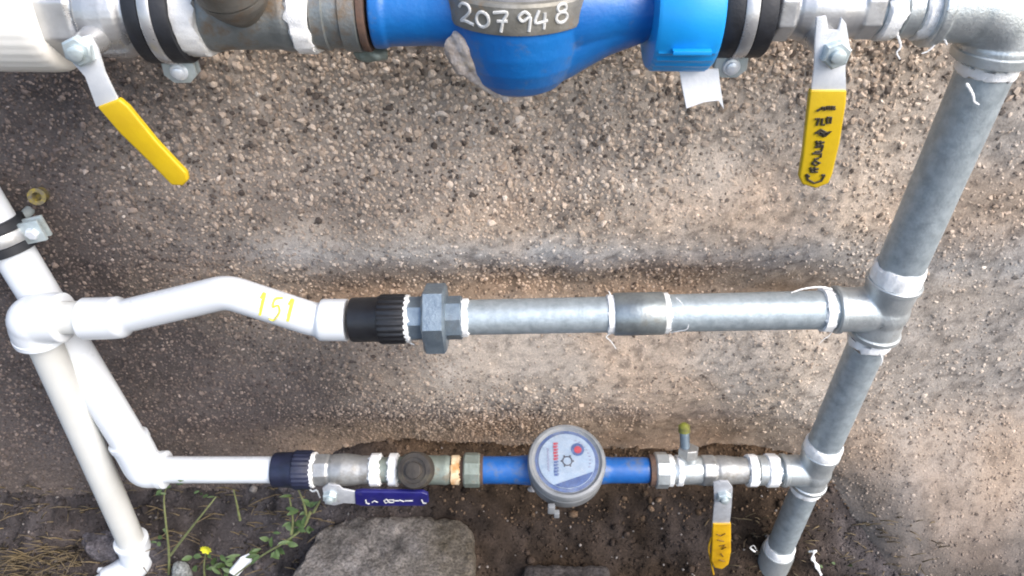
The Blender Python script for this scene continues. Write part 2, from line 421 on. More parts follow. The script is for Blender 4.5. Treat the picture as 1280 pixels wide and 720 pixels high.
def grid_mesh(name, X, Y, Z, cols, material, parent=None):
    nu, nv = X.shape
    me = bpy.data.meshes.new(name)
    co = np.stack([X, Y, Z], -1).reshape(-1, 3).astype(np.float32)
    idx = np.arange(nu * nv).reshape(nu, nv)
    q = np.stack([idx[:-1, :-1], idx[1:, :-1], idx[1:, 1:], idx[:-1, 1:]], -1).reshape(-1, 4).astype(np.int32)
    me.vertices.add(len(co)); me.vertices.foreach_set('co', co.ravel())
    me.loops.add(q.size); me.loops.foreach_set('vertex_index', q.ravel())
    me.polygons.add(len(q)); me.polygons.foreach_set('loop_start', np.arange(len(q), dtype=np.int32) * 4)
    me.polygons.foreach_set('use_smooth', np.ones(len(q), bool))
    me.update(calc_edges=True)
    a = me.color_attributes.new('mineral', 'FLOAT_COLOR', 'POINT')
    a.data.foreach_set('color', np.c_[cols, np.ones(len(cols))].astype(np.float32).ravel())
    me.materials.append(material)
    o = bpy.data.objects.new(name, me); COL.objects.link(o)
    if parent: o.parent = parent
    return o
ICO = bmesh.new(); bmesh.ops.create_icosphere(ICO, subdivisions=1, radius=1)
ICO_V = np.array([v.co[:] for v in ICO.verts]); ICO_F = np.array([[v.index for v in f.verts] for f in ICO.faces]); ICO.free()
def scatter(name, pos, size, cols, material, parent=None, squash=None, rnd=0.28, flat=False):
    """one mesh of many small uneven stones"""
    n = len(pos)
    q = rng.normal(size=(n, 4)); q /= np.linalg.norm(q, axis=1)[:, None]
    w_, x, y, z = q.T
    R = np.stack([1 - 2 * (y * y + z * z), 2 * (x * y - z * w_), 2 * (x * z + y * w_),
                  2 * (x * y + z * w_), 1 - 2 * (x * x + z * z), 2 * (y * z - x * w_),
                  2 * (x * z - y * w_), 2 * (y * z + x * w_), 1 - 2 * (x * x + y * y)], -1).reshape(n, 3, 3)
    sc = size[:, None] * rng.uniform(0.65, 1.3, (n, 3))
    v = ICO_V[None] * (1 + rng.uniform(-rnd, rnd, (n, 12, 1))) * sc[:, None, :]
    v = np.einsum('nij,nkj->nki', R, v)
    if squash is not None: v = v * np.array(squash)[None, None]
    v = (v + pos[:, None]).reshape(-1, 3).astype(np.float32)
    f = (ICO_F[None] + (np.arange(n) * 12)[:, None, None]).reshape(-1, 3).astype(np.int32)
    me = bpy.data.meshes.new(name)
    me.vertices.add(len(v)); me.vertices.foreach_set('co', v.ravel())
    me.loops.add(f.size); me.loops.foreach_set('vertex_index', f.ravel())
    me.polygons.add(len(f)); me.polygons.foreach_set('loop_start', np.arange(len(f), dtype=np.int32) * 3)
    me.polygons.foreach_set('use_smooth', np.full(len(f), not flat))
    me.update(calc_edges=True)
    a = me.color_attributes.new('mineral', 'FLOAT_COLOR', 'POINT')
    a.data.foreach_set('color', np.c_[np.repeat(cols, 12, 0), np.ones(len(v))].astype(np.float32).ravel())
    me.materials.append(material)
    o = bpy.data.objects.new(name, me); COL.objects.link(o)
    if parent: o.parent = parent
    return o

xs = spread(-1.0, 1.0, 0.0044, -3.0, 3.0)
zs = spread(-0.05, 0.86, 0.0042, -0.25, 2.4)
XX, ZZ = np.meshgrid(xs, zs, indexing='ij')
YY = wall_y(XX.ravel(), ZZ.ravel()).reshape(XX.shape)
wall = grid_mesh('wall', XX, YY, ZZ, wall_col(XX.ravel(), ZZ.ravel()), M['wall_mat'])
tag(wall, 'rough pebbledash wall with rounded ledges behind all the pipes', 'wall')

# pebbles bedded in the render
sp = 0.0040
gx, gz = np.meshgrid(np.arange(-0.98, 0.98, sp), np.arange(-0.04, 0.80, sp), indexing='ij')
px_ = (gx + rng.uniform(-.5, .5, gx.shape) * sp).ravel(); pz_ = (gz + rng.uniform(-.5, .5, gz.shape) * sp).ravel()
Lm = lime_mask(px_, pz_); Am = pale_mask(px_, pz_)
keep = rng.uniform(size=px_.shape) > Lm * 0.68
px_, pz_, Lm, Am = px_[keep], pz_[keep], Lm[keep], Am[keep]
size = rng.uniform(0.0009, 0.0021, len(px_)) + 0.0014 * (rng.uniform(size=len(px_)) > 0.93)
size *= 1 + 0.35 * sstep(0.35, 0.75, pz_) * Am
py_ = wall_y(px_, pz_) - size * rng.uniform(-0.2, 0.4, len(px_)) + size * 0.35 * Lm
pal = np.array([[0.062, 0.054, 0.053], [0.098, 0.084, 0.079], [0.140, 0.119, 0.108], [0.20, 0.172, 0.152], [0.29, 0.258, 0.235], [0.42, 0.39, 0.365]])
pal2 = np.array([[0.105, 0.09, 0.08], [0.40, 0.34, 0.285], [0.53, 0.465, 0.40], [0.61, 0.55, 0.485], [0.66, 0.61, 0.55], [0.70, 0.67, 0.62]])
cut = np.cumsum([0.22, 0.28, 0.26, 0.16, 0.06])
tone = np.clip(rng.uniform(size=len(px_)) * 0.75 + fbm(px_ * 70, pz_ * 70, 2, 133) * 0.25 + rng.uniform(-.1, .1, len(px_)), 0, 0.999)
pick = np.searchsorted(cut, tone)
pc = (pal[pick] * (1 - Am[:, None]) + pal2[pick] * Am[:, None]) * rng.uniform(0.8, 1.2, (len(pick), 1))
wc = wall_col(px_, pz_)
tint = wc / wc.mean(1, keepdims=True); pc = pc * (0.5 + 0.5 * tint)
lk = np.clip(Lm * rng.uniform(0.1, 1.1, len(Lm)), 0, 1)[:, None]
pc = pc * (1 - lk) + wc * rng.uniform(0.6, 1.4, (len(pick), 1)) * lk
dk = (sstep(0.20, 0.12, pz_) * 0.7)[:, None]; pc = pc * (1 - dk) + wc * rng.uniform(0.6, 1.5, (len(pick), 1)) * dk
peb = scatter('pebble_dash', np.stack([px_, py_, pz_], -1), size, pc, M['pebble_mat'], wall, squash=(1, 0.75, 1), rnd=0.36, flat=True)
peb['kind'] = 'stuff'

# ------------------------------------------------------------------ THE GROUND
def ground_z(x, y):
    bank = 0.105 * sstep(0.50, 0.665, y)
    z = 0.012 + bank + 0.03 * (fbm(x * 9, y * 9, 3, 201) - 0.5) * sstep(0.0, 0.3, y) + 0.012 * (fbm(x * 40, y * 40, 3, 211) - 0.5)
    z = z + 0.006 * (fbm(x * 140, y * 140, 2, 221) - 0.5)
    z = z - 0.012 * sstep(0.36, 0.5, x)
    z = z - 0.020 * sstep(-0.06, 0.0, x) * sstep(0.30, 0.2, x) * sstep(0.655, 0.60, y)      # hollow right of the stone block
    return z
def ground_col(x, y):
    n1 = fbm(x * 12, y * 12, 4, 231)[:, None]; n2 = fbm(x * 70, y * 70, 3, 241)[:, None]
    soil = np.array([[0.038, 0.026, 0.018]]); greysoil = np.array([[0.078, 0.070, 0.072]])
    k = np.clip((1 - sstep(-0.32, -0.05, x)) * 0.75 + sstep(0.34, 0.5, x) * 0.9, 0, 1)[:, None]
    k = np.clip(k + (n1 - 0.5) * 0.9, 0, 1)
    rim = (sstep(0.605, 0.655, y) * sstep(-0.25, -0.1, x))[:, None] * (0.4 + 0.6 * n1)
    base = soil * (1 - k) + greysoil * k
    return (base * (1 - rim) + np.array([[0.155, 0.102, 0.064]]) * rim) * (0.15 + 1.7 * n2)
gxs = spread(-0.85, 0.85, 0.0042, -60, 60)
gys = spread(0.30, 0.70, 0.0040, -60, 1.2)
GX, GY = np.meshgrid(gxs, gys, indexing='ij')
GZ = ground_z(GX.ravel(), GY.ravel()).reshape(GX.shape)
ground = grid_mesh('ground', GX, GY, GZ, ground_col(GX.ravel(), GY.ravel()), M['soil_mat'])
ground['kind'] = 'structure'
n = 14000
cx = rng.uniform(-0.8, 0.8, n); cy = rng.uniform(0.42, 0.68, n)
cs_ = rng.uniform(0.0008, 0.0022, n) + (rng.uniform(size=n) > 0.95) * rng.uniform(0, 0.004, n)
cc = ground_col(cx, cy) * rng.uniform(0.6, 1.9, (n, 1))
near = (cy > 0.59) & (cx > -0.1) & (rng.uniform(size=n) > 0.4)
cc[near] = np.array([0.17, 0.115, 0.075]) * rng.uniform(0.4, 1.6, (near.sum(), 1))
pale = rng.uniform(size=n) > 0.965
cc[pale] = np.array([0.30, 0.27, 0.25]) * rng.uniform(0.6, 1.2, (pale.sum(), 1))
crumbs = scatter('soil_crumbs', np.stack([cx, cy, ground_z(cx, cy) + cs_ * 0.3], -1), cs_, cc, M['soil_mat'])
crumbs['kind'] = 'stuff'; crumbs['label'] = 'loose brown earth crumbs and grit along the foot of the wall'

def on_ground(px, py):
    """the point of the ground seen at a place in the photo"""
    d, u, v = ray(px, py)
    k = 0.5 + np.arange(300) * 0.004
    X, Yv, Z = u * k, d.y * k, H + d.z * k
    hit = (Z <= ground_z(X, Yv)) | (Yv >= wall_y(X, Z))
    i = int(np.argmax(hit)) if hit.any() else 299
    return Vector((X[i], Yv[i], Z[i]))

# --- stones lying at the foot of the wall
def stone(name, outline, top, thick, colr, label, cat='stone', tilt=(0, 0), seed=0, moss=None):
    """a rough block with an uneven top; outline: (x, y) corners"""
    b = bmesh.new()
    vs = [b.verts.new((x, y, 0)) for x, y in outline]
    b.faces.new(vs)
    r = bmesh.ops.extrude_face_region(b, geom=list(b.faces))
    bmesh.ops.translate(b, verts=[g for g in r['geom'] if isinstance(g, bmesh.types.BMVert)], vec=(0, 0, -thick))
    bmesh.ops.recalc_face_normals(b, faces=b.faces)
    bmesh.ops.bevel(b, geom=list(b.edges), offset=0.008, segments=2, affect='EDGES', profile=0.5)
    bmesh.ops.triangulate(b, faces=b.faces)
    for _ in range(5):
        long = [e for e in b.edges if e.calc_length() > 0.006]
        if not long: break
        bmesh.ops.subdivide_edges(b, edges=long, cuts=1)
        bmesh.ops.triangulate(b, faces=b.faces)
    b.normal_update()
    co = np.array([v.co[:] for v in b.verts]); no = np.array([v.normal[:] for v in b.verts])
    cxm, cym = co[:, 0].mean(), co[:, 1].mean()
    f1 = fbm(co[:, 0] * 30 + co[:, 2] * 19, co[:, 1] * 30 - co[:, 2] * 23, 4, seed) - 0.5
    f2 = fbm(co[:, 0] * 120 + co[:, 2] * 70, co[:, 1] * 120, 3, seed + 3) - 0.5
    co = co + no * (f1 * 0.007 + f2 * 0.006)[:, None]
    co[:, 2] += top + tilt[0] * (co[:, 0] - cxm) + tilt[1] * (co[:, 1] - cym)
    for v, c in zip(b.verts, co): v.co = c
    me = bpy.data.meshes.new(name); b.to_mesh(me); b.free()
    k1 = fbm(co[:, 0] * 35, co[:, 1] * 35, 4, seed + 7)[:, None]; k2 = fbm(co[:, 0] * 130, co[:, 1] * 130, 3, seed + 9)[:, None]
    c = np.array([colr]) * np.clip(-0.25 + 1.5 * k1 + 1.0 * k2, 0.25, 2)
    if moss is not None:
        mk = np.clip((fbm(co[:, 0] * 22 + 4, co[:, 1] * 22, 3, seed + 13) - 0.40) * 3, 0, 0.6)[:, None] * sstep(*moss, co[:, 0])[:, None]
        c = c * (1 - mk) + np.array([[0.09, 0.070, 0.038]]) * mk
    a = me.color_attributes.new('mineral', 'FLOAT_COLOR', 'POINT')
    a.data.foreach_set('color', np.c_[c, np.ones(len(c))].astype(np.float32).ravel())
    me.materials.append(M['stone_mat'])
    for p in me.polygons: p.use_smooth = True
    o = bpy.data.objects.new(name, me); COL.objects.link(o)
    return tag(o, label, cat)
def plan(pxys, z):
    out = []
    for px, py in pxys:
        d, u, v = ray(px, py); s = (z - H) / d.z; out.append((u * s, d.y * s))
    return out
stone('stone_block', plan([(398, 660), (440, 644), (520, 641), (578, 648), (592, 662), (594, 745), (345, 760), (372, 705)], 0.075), 0.075, 0.09, (0.19, 0.175, 0.165),
      'large rough grey stone block with mossy right corner below the blue valve lever', seed=301, moss=(-0.20, -0.05))
stone('flat_stone', plan([(95, 655), (150, 640), (200, 650), (212, 680), (190, 694), (105, 690)], 0.05), 0.055, 0.05, (0.11, 0.10, 0.108),
      'low dark grey stone under the foot of the left white riser', seed=321)
stone('sunken_stone', plan([(655, 702), (760, 700), (768, 740), (650, 745)], 0.030), 0.024, 0.06, (0.07, 0.062, 0.06),
      'dark grey stone half sunk in earth below the small round meter', seed=331)
stone('rubble_stone', plan([(215, 703), (234, 702), (240, 730), (214, 735)], 0.04), 0.045, 0.04, (0.36, 0.38, 0.37),
      'small pale grey rubble stone beside the foot elbow of the left riser', seed=351)
for (px, py, s_, lab) in ((665, 612, 0.0045, 'tiny white pebble lying just left of the small meter body'),):
    g = on_ground(px, py)
    if s_ < 0.006: g = P(px, py, 0.585)
    m = MB(); m.ball(g + Vector((0, 0, s_ * 0.3)), s_, (1.2, 0.9, 0.75), 3, 0.10)
    o = m.build('stone', mat('pale_stone', (0.42, 0.42, 0.43), 0.9, 0, (0.22, 0.21, 0.21), 90, bump=0.6), None, smooth=0)
    tag(o, lab, 'stone')

# ------------------------------------------------------------------ PIPEWORK: top line
UP = HLine(0, 15, 1240, 8)
def centre(L, px, r=0.03): return L.at(px, r)

# large white adaptor at far left
t = thing('plastic_adaptor', 'large ribbed white plastic adaptor at the left end of the top line', 'pipe adaptor', centre(UP, -20))
prof = [(-120, 60), (-118, 74), (-62, 76), (8, 77), (21, 76.5), (27, 74), (29, 68), (27, 50)]
m = MB(); m.hline(UP, prof, 140, jit=lambda i, k: ((0.0003 if k % 4 < 2 and 1 < i < 5 else 0), Vector())); m.build('body', M['ivory'], t, smooth=50)

def make_hex(m, L, px0, px1, rpx, n=6, rot=0.3):
    ch = (px1 - px0) * 0.10
    m.hline(L, [(px0, rpx * 0.9), (px0 + ch, rpx), (px1 - ch, rpx), (px1, rpx * 0.9)], n, rot=rot)

def lever(t, pivot_px, steel_pts, grip_pts, Ypl, grip_mat, thick=0.0026, gthick=0.0055, nut_r=0.0085, worn=False):  # worn: grimy metals with the bottom line's shade in their colour
    m = MB(); m.prism([P(x, y, Ypl) for x, y in steel_pts], (0, thick, 0), 0.0006); hnd = m.build('lever', M['shadedwornsteel' if worn else 'steel'], t)
    m = MB(); m.prism([P(x, y, Ypl - (gthick - thick) / 2) for x, y in grip_pts], (0, gthick, 0), 0.0018, 3); m.build('grip', grip_mat, hnd)
    c = P(*pivot_px, Ypl)
    m = MB(); m.lathe(c + Vector((0, 0.0005, 0)), (0, -1, 0), [(0, nut_r * .98), (0.0055, nut_r), (0.0065, nut_r * .85)], 6, rot=0.4)
    m.lathe(c + Vector((0, -0.005, 0)), (0, -1, 0), [(0, nut_r * .5), (0.0045, nut_r * .5), (0.0052, nut_r * .36)], 16)
    m.build('nut', M['bracket'], hnd)
    m = MB(); m.lathe(c + Vector((0, 0.0, 0)), Vector((0, 1, 0)), [(0, nut_r * .8), (0.02, nut_r * .95), (0.04, nut_r * 1.15)], 24)
    m.build('stem', M['worn' if worn else 'nickel'], t)
    return hnd

# valve A
t = thing('ball_valve', 'nickel ball valve with plain yellow lever slanting down right, top left', 'valve', centre(UP, 100), 'lever ball valves')
m = MB(); make_hex(m, UP, 24, 82, 60, 8); m.hline(UP, [(80, 50), (86, 57), (100, 60), (120, 60), (134, 57), (142, 50), (152, 50)], 40)
m.build('body', M['nickel'], t, remesh=0.0009)
lever(t, (101, 62), [(84, 52), (112, 44), (122, 62), (131, 92), (148, 127), (120, 134), (106, 96), (88, 76)],
      [(121, 134), (148, 124), (160, 134), (196, 178), (233, 217), (235, 226), (228, 233), (214, 232), (182, 199), (150, 168)], D - 0.052, M['yellow'], nut_r=0.0105)

def clamp(L, px, half, rr, label, group, lug=True, lug_px=None, wall_to=0.64):
    t = thing('pipe_clamp', label, 'pipe clamp', centre(L, px, L.r(px, rr)), group)
    m = MB(); h = half
    m.hline(L, [(px - h, rr - 12), (px - h, rr - 2), (px - h + 3, rr), (px - h * .30, rr), (px - h * .25, rr - 4), (px + h * .25, rr - 4), (px + h * .30, rr), (px + h - 3, rr), (px + h, rr - 2), (px + h, rr - 12)], 56)
    m.build('rubber_liner', M['rubber'], t)
    m = MB(); m.hline(L, [(px - h * .26, rr - 6), (px - h * .26, rr + .8), (px - h * .2, rr + 1.8), (px + h * .2, rr + 1.8), (px + h * .26, rr + .8), (px + h * .26, rr - 6)], 56)
    m.build('steel_band', M['nickel'], t)
    c = L.at(px, L.r(px, rr)); R_ = L.r(px, rr)
    for s in (1, -1):      # ears below and above, each with a bolt
        e = MB(); zc = c.z - s * (R_ + 0.0065)
        e.prism([Vector((c.x + dx, c.y - 0.006, zc + dz)) for dx, dz in ((-.012, s * .0085), (.012, s * .0085), (.0125, -s * .003), (.006, -s * .009), (-.006, -s * .009), (-.0125, -s * .003))], (0, 0.003, 0), 0.0007)
        e.prism([Vector((c.x + dx, c.y + 0.002, zc + dz)) for dx, dz in ((-.012, s * .0085), (.012, s * .0085), (.0125, -s * .003), (.006, -s * .009), (-.006, -s * .009), (-.0125, -s * .003))], (0, 0.003, 0), 0.0007)
        ear = e.build('ear', M['bracket'], t)
        b = MB(); b.lathe(Vector((c.x, c.y - 0.006, zc)), (0, -1, 0), [(0, .0066), (.001, .0068), (.0022, .0060), (.0026, .0042), (.0042, .0040), (.0048, .003)], 20)
        b.build('bolt', M['steel'], ear)
    m = MB(); m.tube([Vector((c.x, c.y + R_ - .001, c.z)), Vector((c.x, wall_to + 0.02, c.z))], 0.005, 12); m.build('wall_stud', M['bracket'], t)
    return t
clamp(UP, 176, 28, 67, 'rubber lined steel pipe clamp right of the plain yellow lever', 'pipe clamps')

# y strainer between tapes
t = thing('strainer', 'weathered grey bronze fitting with brown stained boss between two white tape bands', 'pipe fitting', centre(UP, 295), 'strainers')
m = MB(); m.hline(UP, [(228, 40), (236, 50), (246, 53), (262, 50), (330, 50), (346, 53), (356, 51), (362, 40)], 44)
m.build('body', M['bronze'], t, remesh=0.0011)
c = UP.at(298, 0.03)
m = MB(); m.lathe(c + Vector((0, -.008, -.006)), Vector((-0.05, -0.52, 0.85)), [(0, .010), (.012, .015), (.024, .0215), (.031, .0245), (.033, .0255), (.037, .0255), (.0375, .023), (.039, .023), (.0395, .0265), (.052, .0265), (.054, .022)], 40)
m.build('cap', mat('brown_boss', (0.19, 0.18, 0.16), 0.55, 0.4, (0.13, 0.12, 0.10), 50, (0.20, 0.12, 0.06), 40, 0.54, 0.74, 0.3), t)
tape_h(t, UP, 205, 236, 58); tape_h(t, UP, 354, 381, 56)
# coupling nut of big meter
t = thing('tail_piece', 'dull grey green tail piece with rusty washer left of the large blue meter', 'pipe fitting', centre(UP, 415))
m = MB(); m.hline(UP, [(380, 40), (382, 50), (398, 52), (400, 49), (418, 49), (420, 53), (440, 54), (443, 48)], 44); m.build('body', M['bronze'], t)
m = MB(); m.hline(UP, [(443, 40), (443, 53), (450, 54), (452, 53), (452, 40)], 44); m.build('washer', M['rust'], t)
m = MB(); c = UP.at(425, .03); m.ball(c + Vector((.012, .006, -.034)), .010, (1.3, .9, .6), 3, .08); m.build('limescale', M['patina'], t, smooth=0)

# large blue meter
MXc = UP.at(648, 0.052); zc = MXc.z
t = thing('water_meter', 'large blue water meter with white hand painted number on grey collar', 'water meter', MXc + Vector((0, 0, -.051)), 'water meters')
m = MB()
m.hline(UP, [(453, 40), (454, 50), (470, 50), (474, 47), (530, 46), (560, 49), (595, 58), (648, 64), (700, 66), (726, 61), (740, 57), (753, 53), (776, 47), (816, 41), (832, 40)], 44)
m.lathe(MXc, (0, 0, -1), [(-.004, .0515), (.008, .0510), (.022, .0492), (.034, .0458), (.045, .0400), (.0525, .0335), (.0565, .026), (.058, .014)], 56)
m.tube([P(x, y, D) for x, y in ((676, 52), (700, 46), (722, 38), (755, 28), (800, 18))], [.033, .0305, .0275, .0235, .020], 36)     # web running up into the right arm
m.build('body', M['blue'], t, remesh=0.0012)
m = MB(); m.lathe(MXc, (0, 0, 1), [(-.003, .049), (-.002, .0525), (.001, .0535), (.0165, .0535), (.0185, .0520), (.0185, .046)], 72)
col_ = m.build('collar', M['greylid'], t)
m = MB(); m.lathe(MXc, (0, 0, 1), [(.0175, .046), (.021, .0475), (.042, .0475), (.047, .044), (.048, .02)], 64); m.build('lid', mat('grey_plastic_lid', (0.38, 0.38, 0.40), 0.4), t)
DIG = {'2': [[(0, .78), (.2, 1), (.6, 1), (.75, .72), (.5, .4), (.1, .05), (.4, .1), (1, 0)]],
       '0': [[(.5 + .42 * math.cos(a), .42 + .40 * math.sin(a)) for a in np.linspace(1.2, 1.2 + 2 * math.pi, 14)]],
       '7': [[(0, .92), (.9, .98), (.65, .5), (.5, -.08)], [(.25, .48), (.95, .52)]],
       '9': [[(.85, .8), (.5, 1), (.12, .75), (.4, .5), (.85, .75), (.85, .3), (.8, -.05)]],
       '4': [[(.35, 1), (.1, .35), (.95, .42)], [(.75, .85), (.7, -.02)]],
       '8': [[(.5 + .3 * math.cos(a), .78 + .22 * math.sin(a)) for a in np.linspace(-1.5, -1.5 + 2 * math.pi, 11)] + [(.5 + .38 * math.cos(a), .28 + .28 * math.sin(a)) for a in np.linspace(1.57, 1.57 - 2 * math.pi, 11)]],
       '1': [[(.35, .75), (.55, 1), (.5, 0)]],
       '5': [[(.85, 1), (.25, .95), (.2, .6), (.6, .66), (.85, .35), (.55, 0), (.1, .08)]]}
num = MB()
for ch, pxx, dz in zip('207948', (588, 607, 628, 655, 674, 698), (0, -.0005, -.0012, -.001, -.0004, 0.0018)):
    for st in DIG[ch]:
        pts = []
        for (sx, sy) in catmull([(x, y, 0) for x, y in st], 4) and [(q.x, q.y) for q in catmull([Vector((x, y, 0)) for x, y in st], 4)]:
            dpx = pxx + (sx - .5) * 17 - 648
            th = math.asin(max(-.95, min(.95, dpx / 92.0)))
            pts.append(Vector((MXc.x + math.sin(th) * .0536, MXc.y - math.cos(th) * .0536, zc + .0030 + dz + sy * .0122)))
        num.tube(pts, 0.00115, 6)
num.build('painted_number', M['paintwhite'], col_)
m = MB(); lc = P(572, 62, D - .03)
for (dx, dz, r) in ((0, 0, .0085), (.003, -.007, .008), (.007, -.013, .006), (.012, -.020, .0045), (.018, -.027, .0035), (-.003, .004, .0055), (.025, -.033, .003), (.031, -.037, .0025), (.009, -.017, .005), (.015, -.0235, .004), (.0215, -.030, .003)):
    m.ball(lc + Vector((dx + .003, 0.002, dz)), r * 1.3, (1, .8, 1.1), 3, .12)
m.build('limescale_crust', M['limescale'], t, smooth=0, remesh=0.0009)

# bright blue nut
t = thing('union_nut', 'bright blue ribbed plastic union nut right of the large meter', 'pipe nut', centre(UP, 868))
m = MB()
def ribj(i, k): return ((0.0009 if (k % 3) == 0 and i in (2, 3, 4) and 34 < k < 70 else 0), Vector())
m.hline(UP, [(826, 40), (827, 76), (832, 79), (872, 80), (906, 80), (912, 76), (912, 50)], 112, jit=ribj); m.build('body', M['skyblue'], t)
m = MB(); c = UP.at(870, .04)
m.box(c + Vector((0.001, -.0435, -.0165)), .0135, .003, .0016, None, .0008); m.build('ridge', M['skyblue'], t)
# white tag
m = MB()
q = [P(849, 88, D - .012), P(898, 86, D - .012), P(900, 104, D - .016), P(905, 137, D - .015), P(898, 126, D - .017), P(880, 128, D - .018), P(858, 136, D - .016), P(853, 112, D - .014)]
m.prism(q, (0, .0012, 0), .0003, 1)
tag(m.build('paper_tag', M['paper'], None), 'torn white tag hanging below the bright blue nut', 'tag')
clamp(UP, 944, 33, 64, 'rubber lined steel pipe clamp between the bright blue nut and lettered lever', 'pipe clamps')
# valve B
t = thing('ball_valve', 'nickel ball valve with black lettered yellow lever hanging straight down, top right', 'valve', centre(UP, 1045), 'lever ball valves')
m = MB(); make_hex(m, UP, 978, 1003, 44, 8); m.hline(UP, [(1002, 36), (1008, 40), (1022, 43), (1060, 43), (1075, 39), (1088, 38)], 40); make_hex(m, UP, 1086, 1114, 42, 8)
m.build('body', M['nickel'], t, remesh=0.0009)
hnd = lever(t, (1043, 66), [(1021, 22), (1033, 20), (1036, 38), (1048, 38), (1052, 22), (1058, 30), (1063, 60), (1057, 84), (1058, 116), (1014, 116), (1018, 84), (1019, 50)],
      [(1013, 113), (1059, 113), (1058, 130), (1050, 180), (1041, 218), (1036, 230), (1020, 236), (1003, 231), (999, 222), (1004, 190)], D - 0.05, M['yellow'], nut_r=0.010)
Yk = D - .05 - .0022
def marks(parent, strokes, Y, r, material, name='lettering'):
    m = MB()
    for st in strokes:
        m.tube([P(x, y, Y) for x, y in st], r, 6, flat=0.6, up=(0, 1, 0))
    return m.build(name, material, parent)
st = []
random.seed(3)
st += [[(1021, 139), (1026, 136)], [(1028, 137), (1028, 134), (1031, 134), (1031, 138)], [(1034, 137), (1034, 133), (1037, 133), (1037, 137), (1034, 135)], [(1040, 137), (1040, 133), (1044, 134)], [(1041, 135), (1044, 137)]]
st += [[(1019, 149), (1024, 148), (1021, 157)], [(1028, 148), (1027, 156), (1031, 156)], [(1034, 147), (1034, 154), (1038, 154), (1039, 147), (1034, 147)]]
st += [[(1019, 167), (1026, 162), (1033, 166), (1039, 164), (1032, 170), (1024, 169), (1034, 167)], [(1022, 166), (1036, 167)], [(1024, 164), (1030, 171)]]
for y, kind in ((179, 0), (187, 1), (196, 2), (204, 3), (212, 0)):
    a = (y - 177) * 0.22; x0, x1 = 1021 - a, 1031 - a
    if kind == 0: st += [[(x0, y), (x1, y - 1)], [(x0 + 5, y - 3), (x0 + 5, y + 3)], [(x0, y - 3), (x0 + 1, y + 3), (x1 - 1, y + 3)]]
    if kind == 1: st += [[(x0, y - 3), (x1, y - 4)], [(x1, y - 4), (x1 - 2, y + 2), (x0, y + 3)]]
    if kind == 2: st += [[(x0 - 1, y - 4), (x1, y - 4), (x1 - 1, y + 1)], [(x0 + 1, y + 3), (x1 - 3, y + 2)]]
    if kind == 3: st += [[(x0, y), (x0 + 4, y - 3), (x1, y), (x0 + 5, y + 3), (x0, y)]]
st += [[(1008, 218), (1010, 225), (1018, 229), (1027, 226), (1031, 219)], [(1008, 218), (1012, 221)], [(1031, 219), (1027, 219)]]
marks(hnd, st, Yk, .00095, M['ink'])
# nipple and elbow
RZ0 = P(1224, 110)
RISER = VLine(Vector((0.3635, D, P(640, 8).z)), Vector((0.343, D, P(640, 700).z)))
t = thing('pipe_nipple', 'short galvanised nipple with frayed white tape between lettered valve and corner elbow', 'pipe', centre(UP, 1150))
m = MB(); m.hline(UP, [(1108, 36), (1195, 36)], 36); m.build('body', M['galv'], t)
m = MB(); m.hline(UP, [(1140, 34), (1142, 40), (1160, 40), (1162, 34)], 36); m.build('collar', M['cast'], t)
tape_h(t, UP, 1117, 1139, 43); tape_h(t, UP, 1166, 1192, 43)
for a in ([(1122, 44), (1126, 58), (1121, 66), (1125, 74)], [(1170, 44), (1168, 56), (1160, 64), (1152, 67)], [(1176, 42), (1182, 52), (1184, 56)], [(1117, 40), (1113, 46)]):
    tail(t, [P(x, y, D - .018) for x, y in a], .0011)
ec = RISER.p0.copy()
t = thing('pipe_elbow', 'shiny galvanised corner elbow where the top line turns down at right', 'pipe elbow', ec, 'galvanised elbow and tees')
m = MB()
arc = [UP.at(1191, .03), UP.at(1200, .03)]
c1 = arc[-1]; dn = RISER.at(70, .026)
R0 = .026
ctr = Vector((ec.x - .031, D, ec.z - .031))
arc = [Vector((UP.at(1188, .03).x, D, ec.z)), Vector((ctr.x, D, ec.z))] + [Vector((ctr.x + .031 * math.sin(a), D, ctr.z + .031 * math.cos(a))) for a in np.linspace(.15, 1.57, 10)] + [RISER.at(82, .026)]
m.tube(arc, [.0255] * 2 + [.0262] * 10 + [.0258], 40)
m.tube([arc[0], arc[0] + Vector((.008, 0, 0))], .0285, 40)
bot = RISER.at(90, .028); m.tube([bot + Vector((0, 0, .012)), bot], .0272, 40)
m.build('body', M['cast'], t, remesh=0.0011)
m = MB(); m.tube([bot + Vector((0, 0, .0085)), bot + Vector((0, 0, .007)), bot + Vector((0, 0, .0005)), bot + Vector((0, 0, -.001))], [.026, .0288, .0288, .026], 48); m.build('rim', M['cast'], t)
R1, R2, R3 = .0205, .0181, .0163
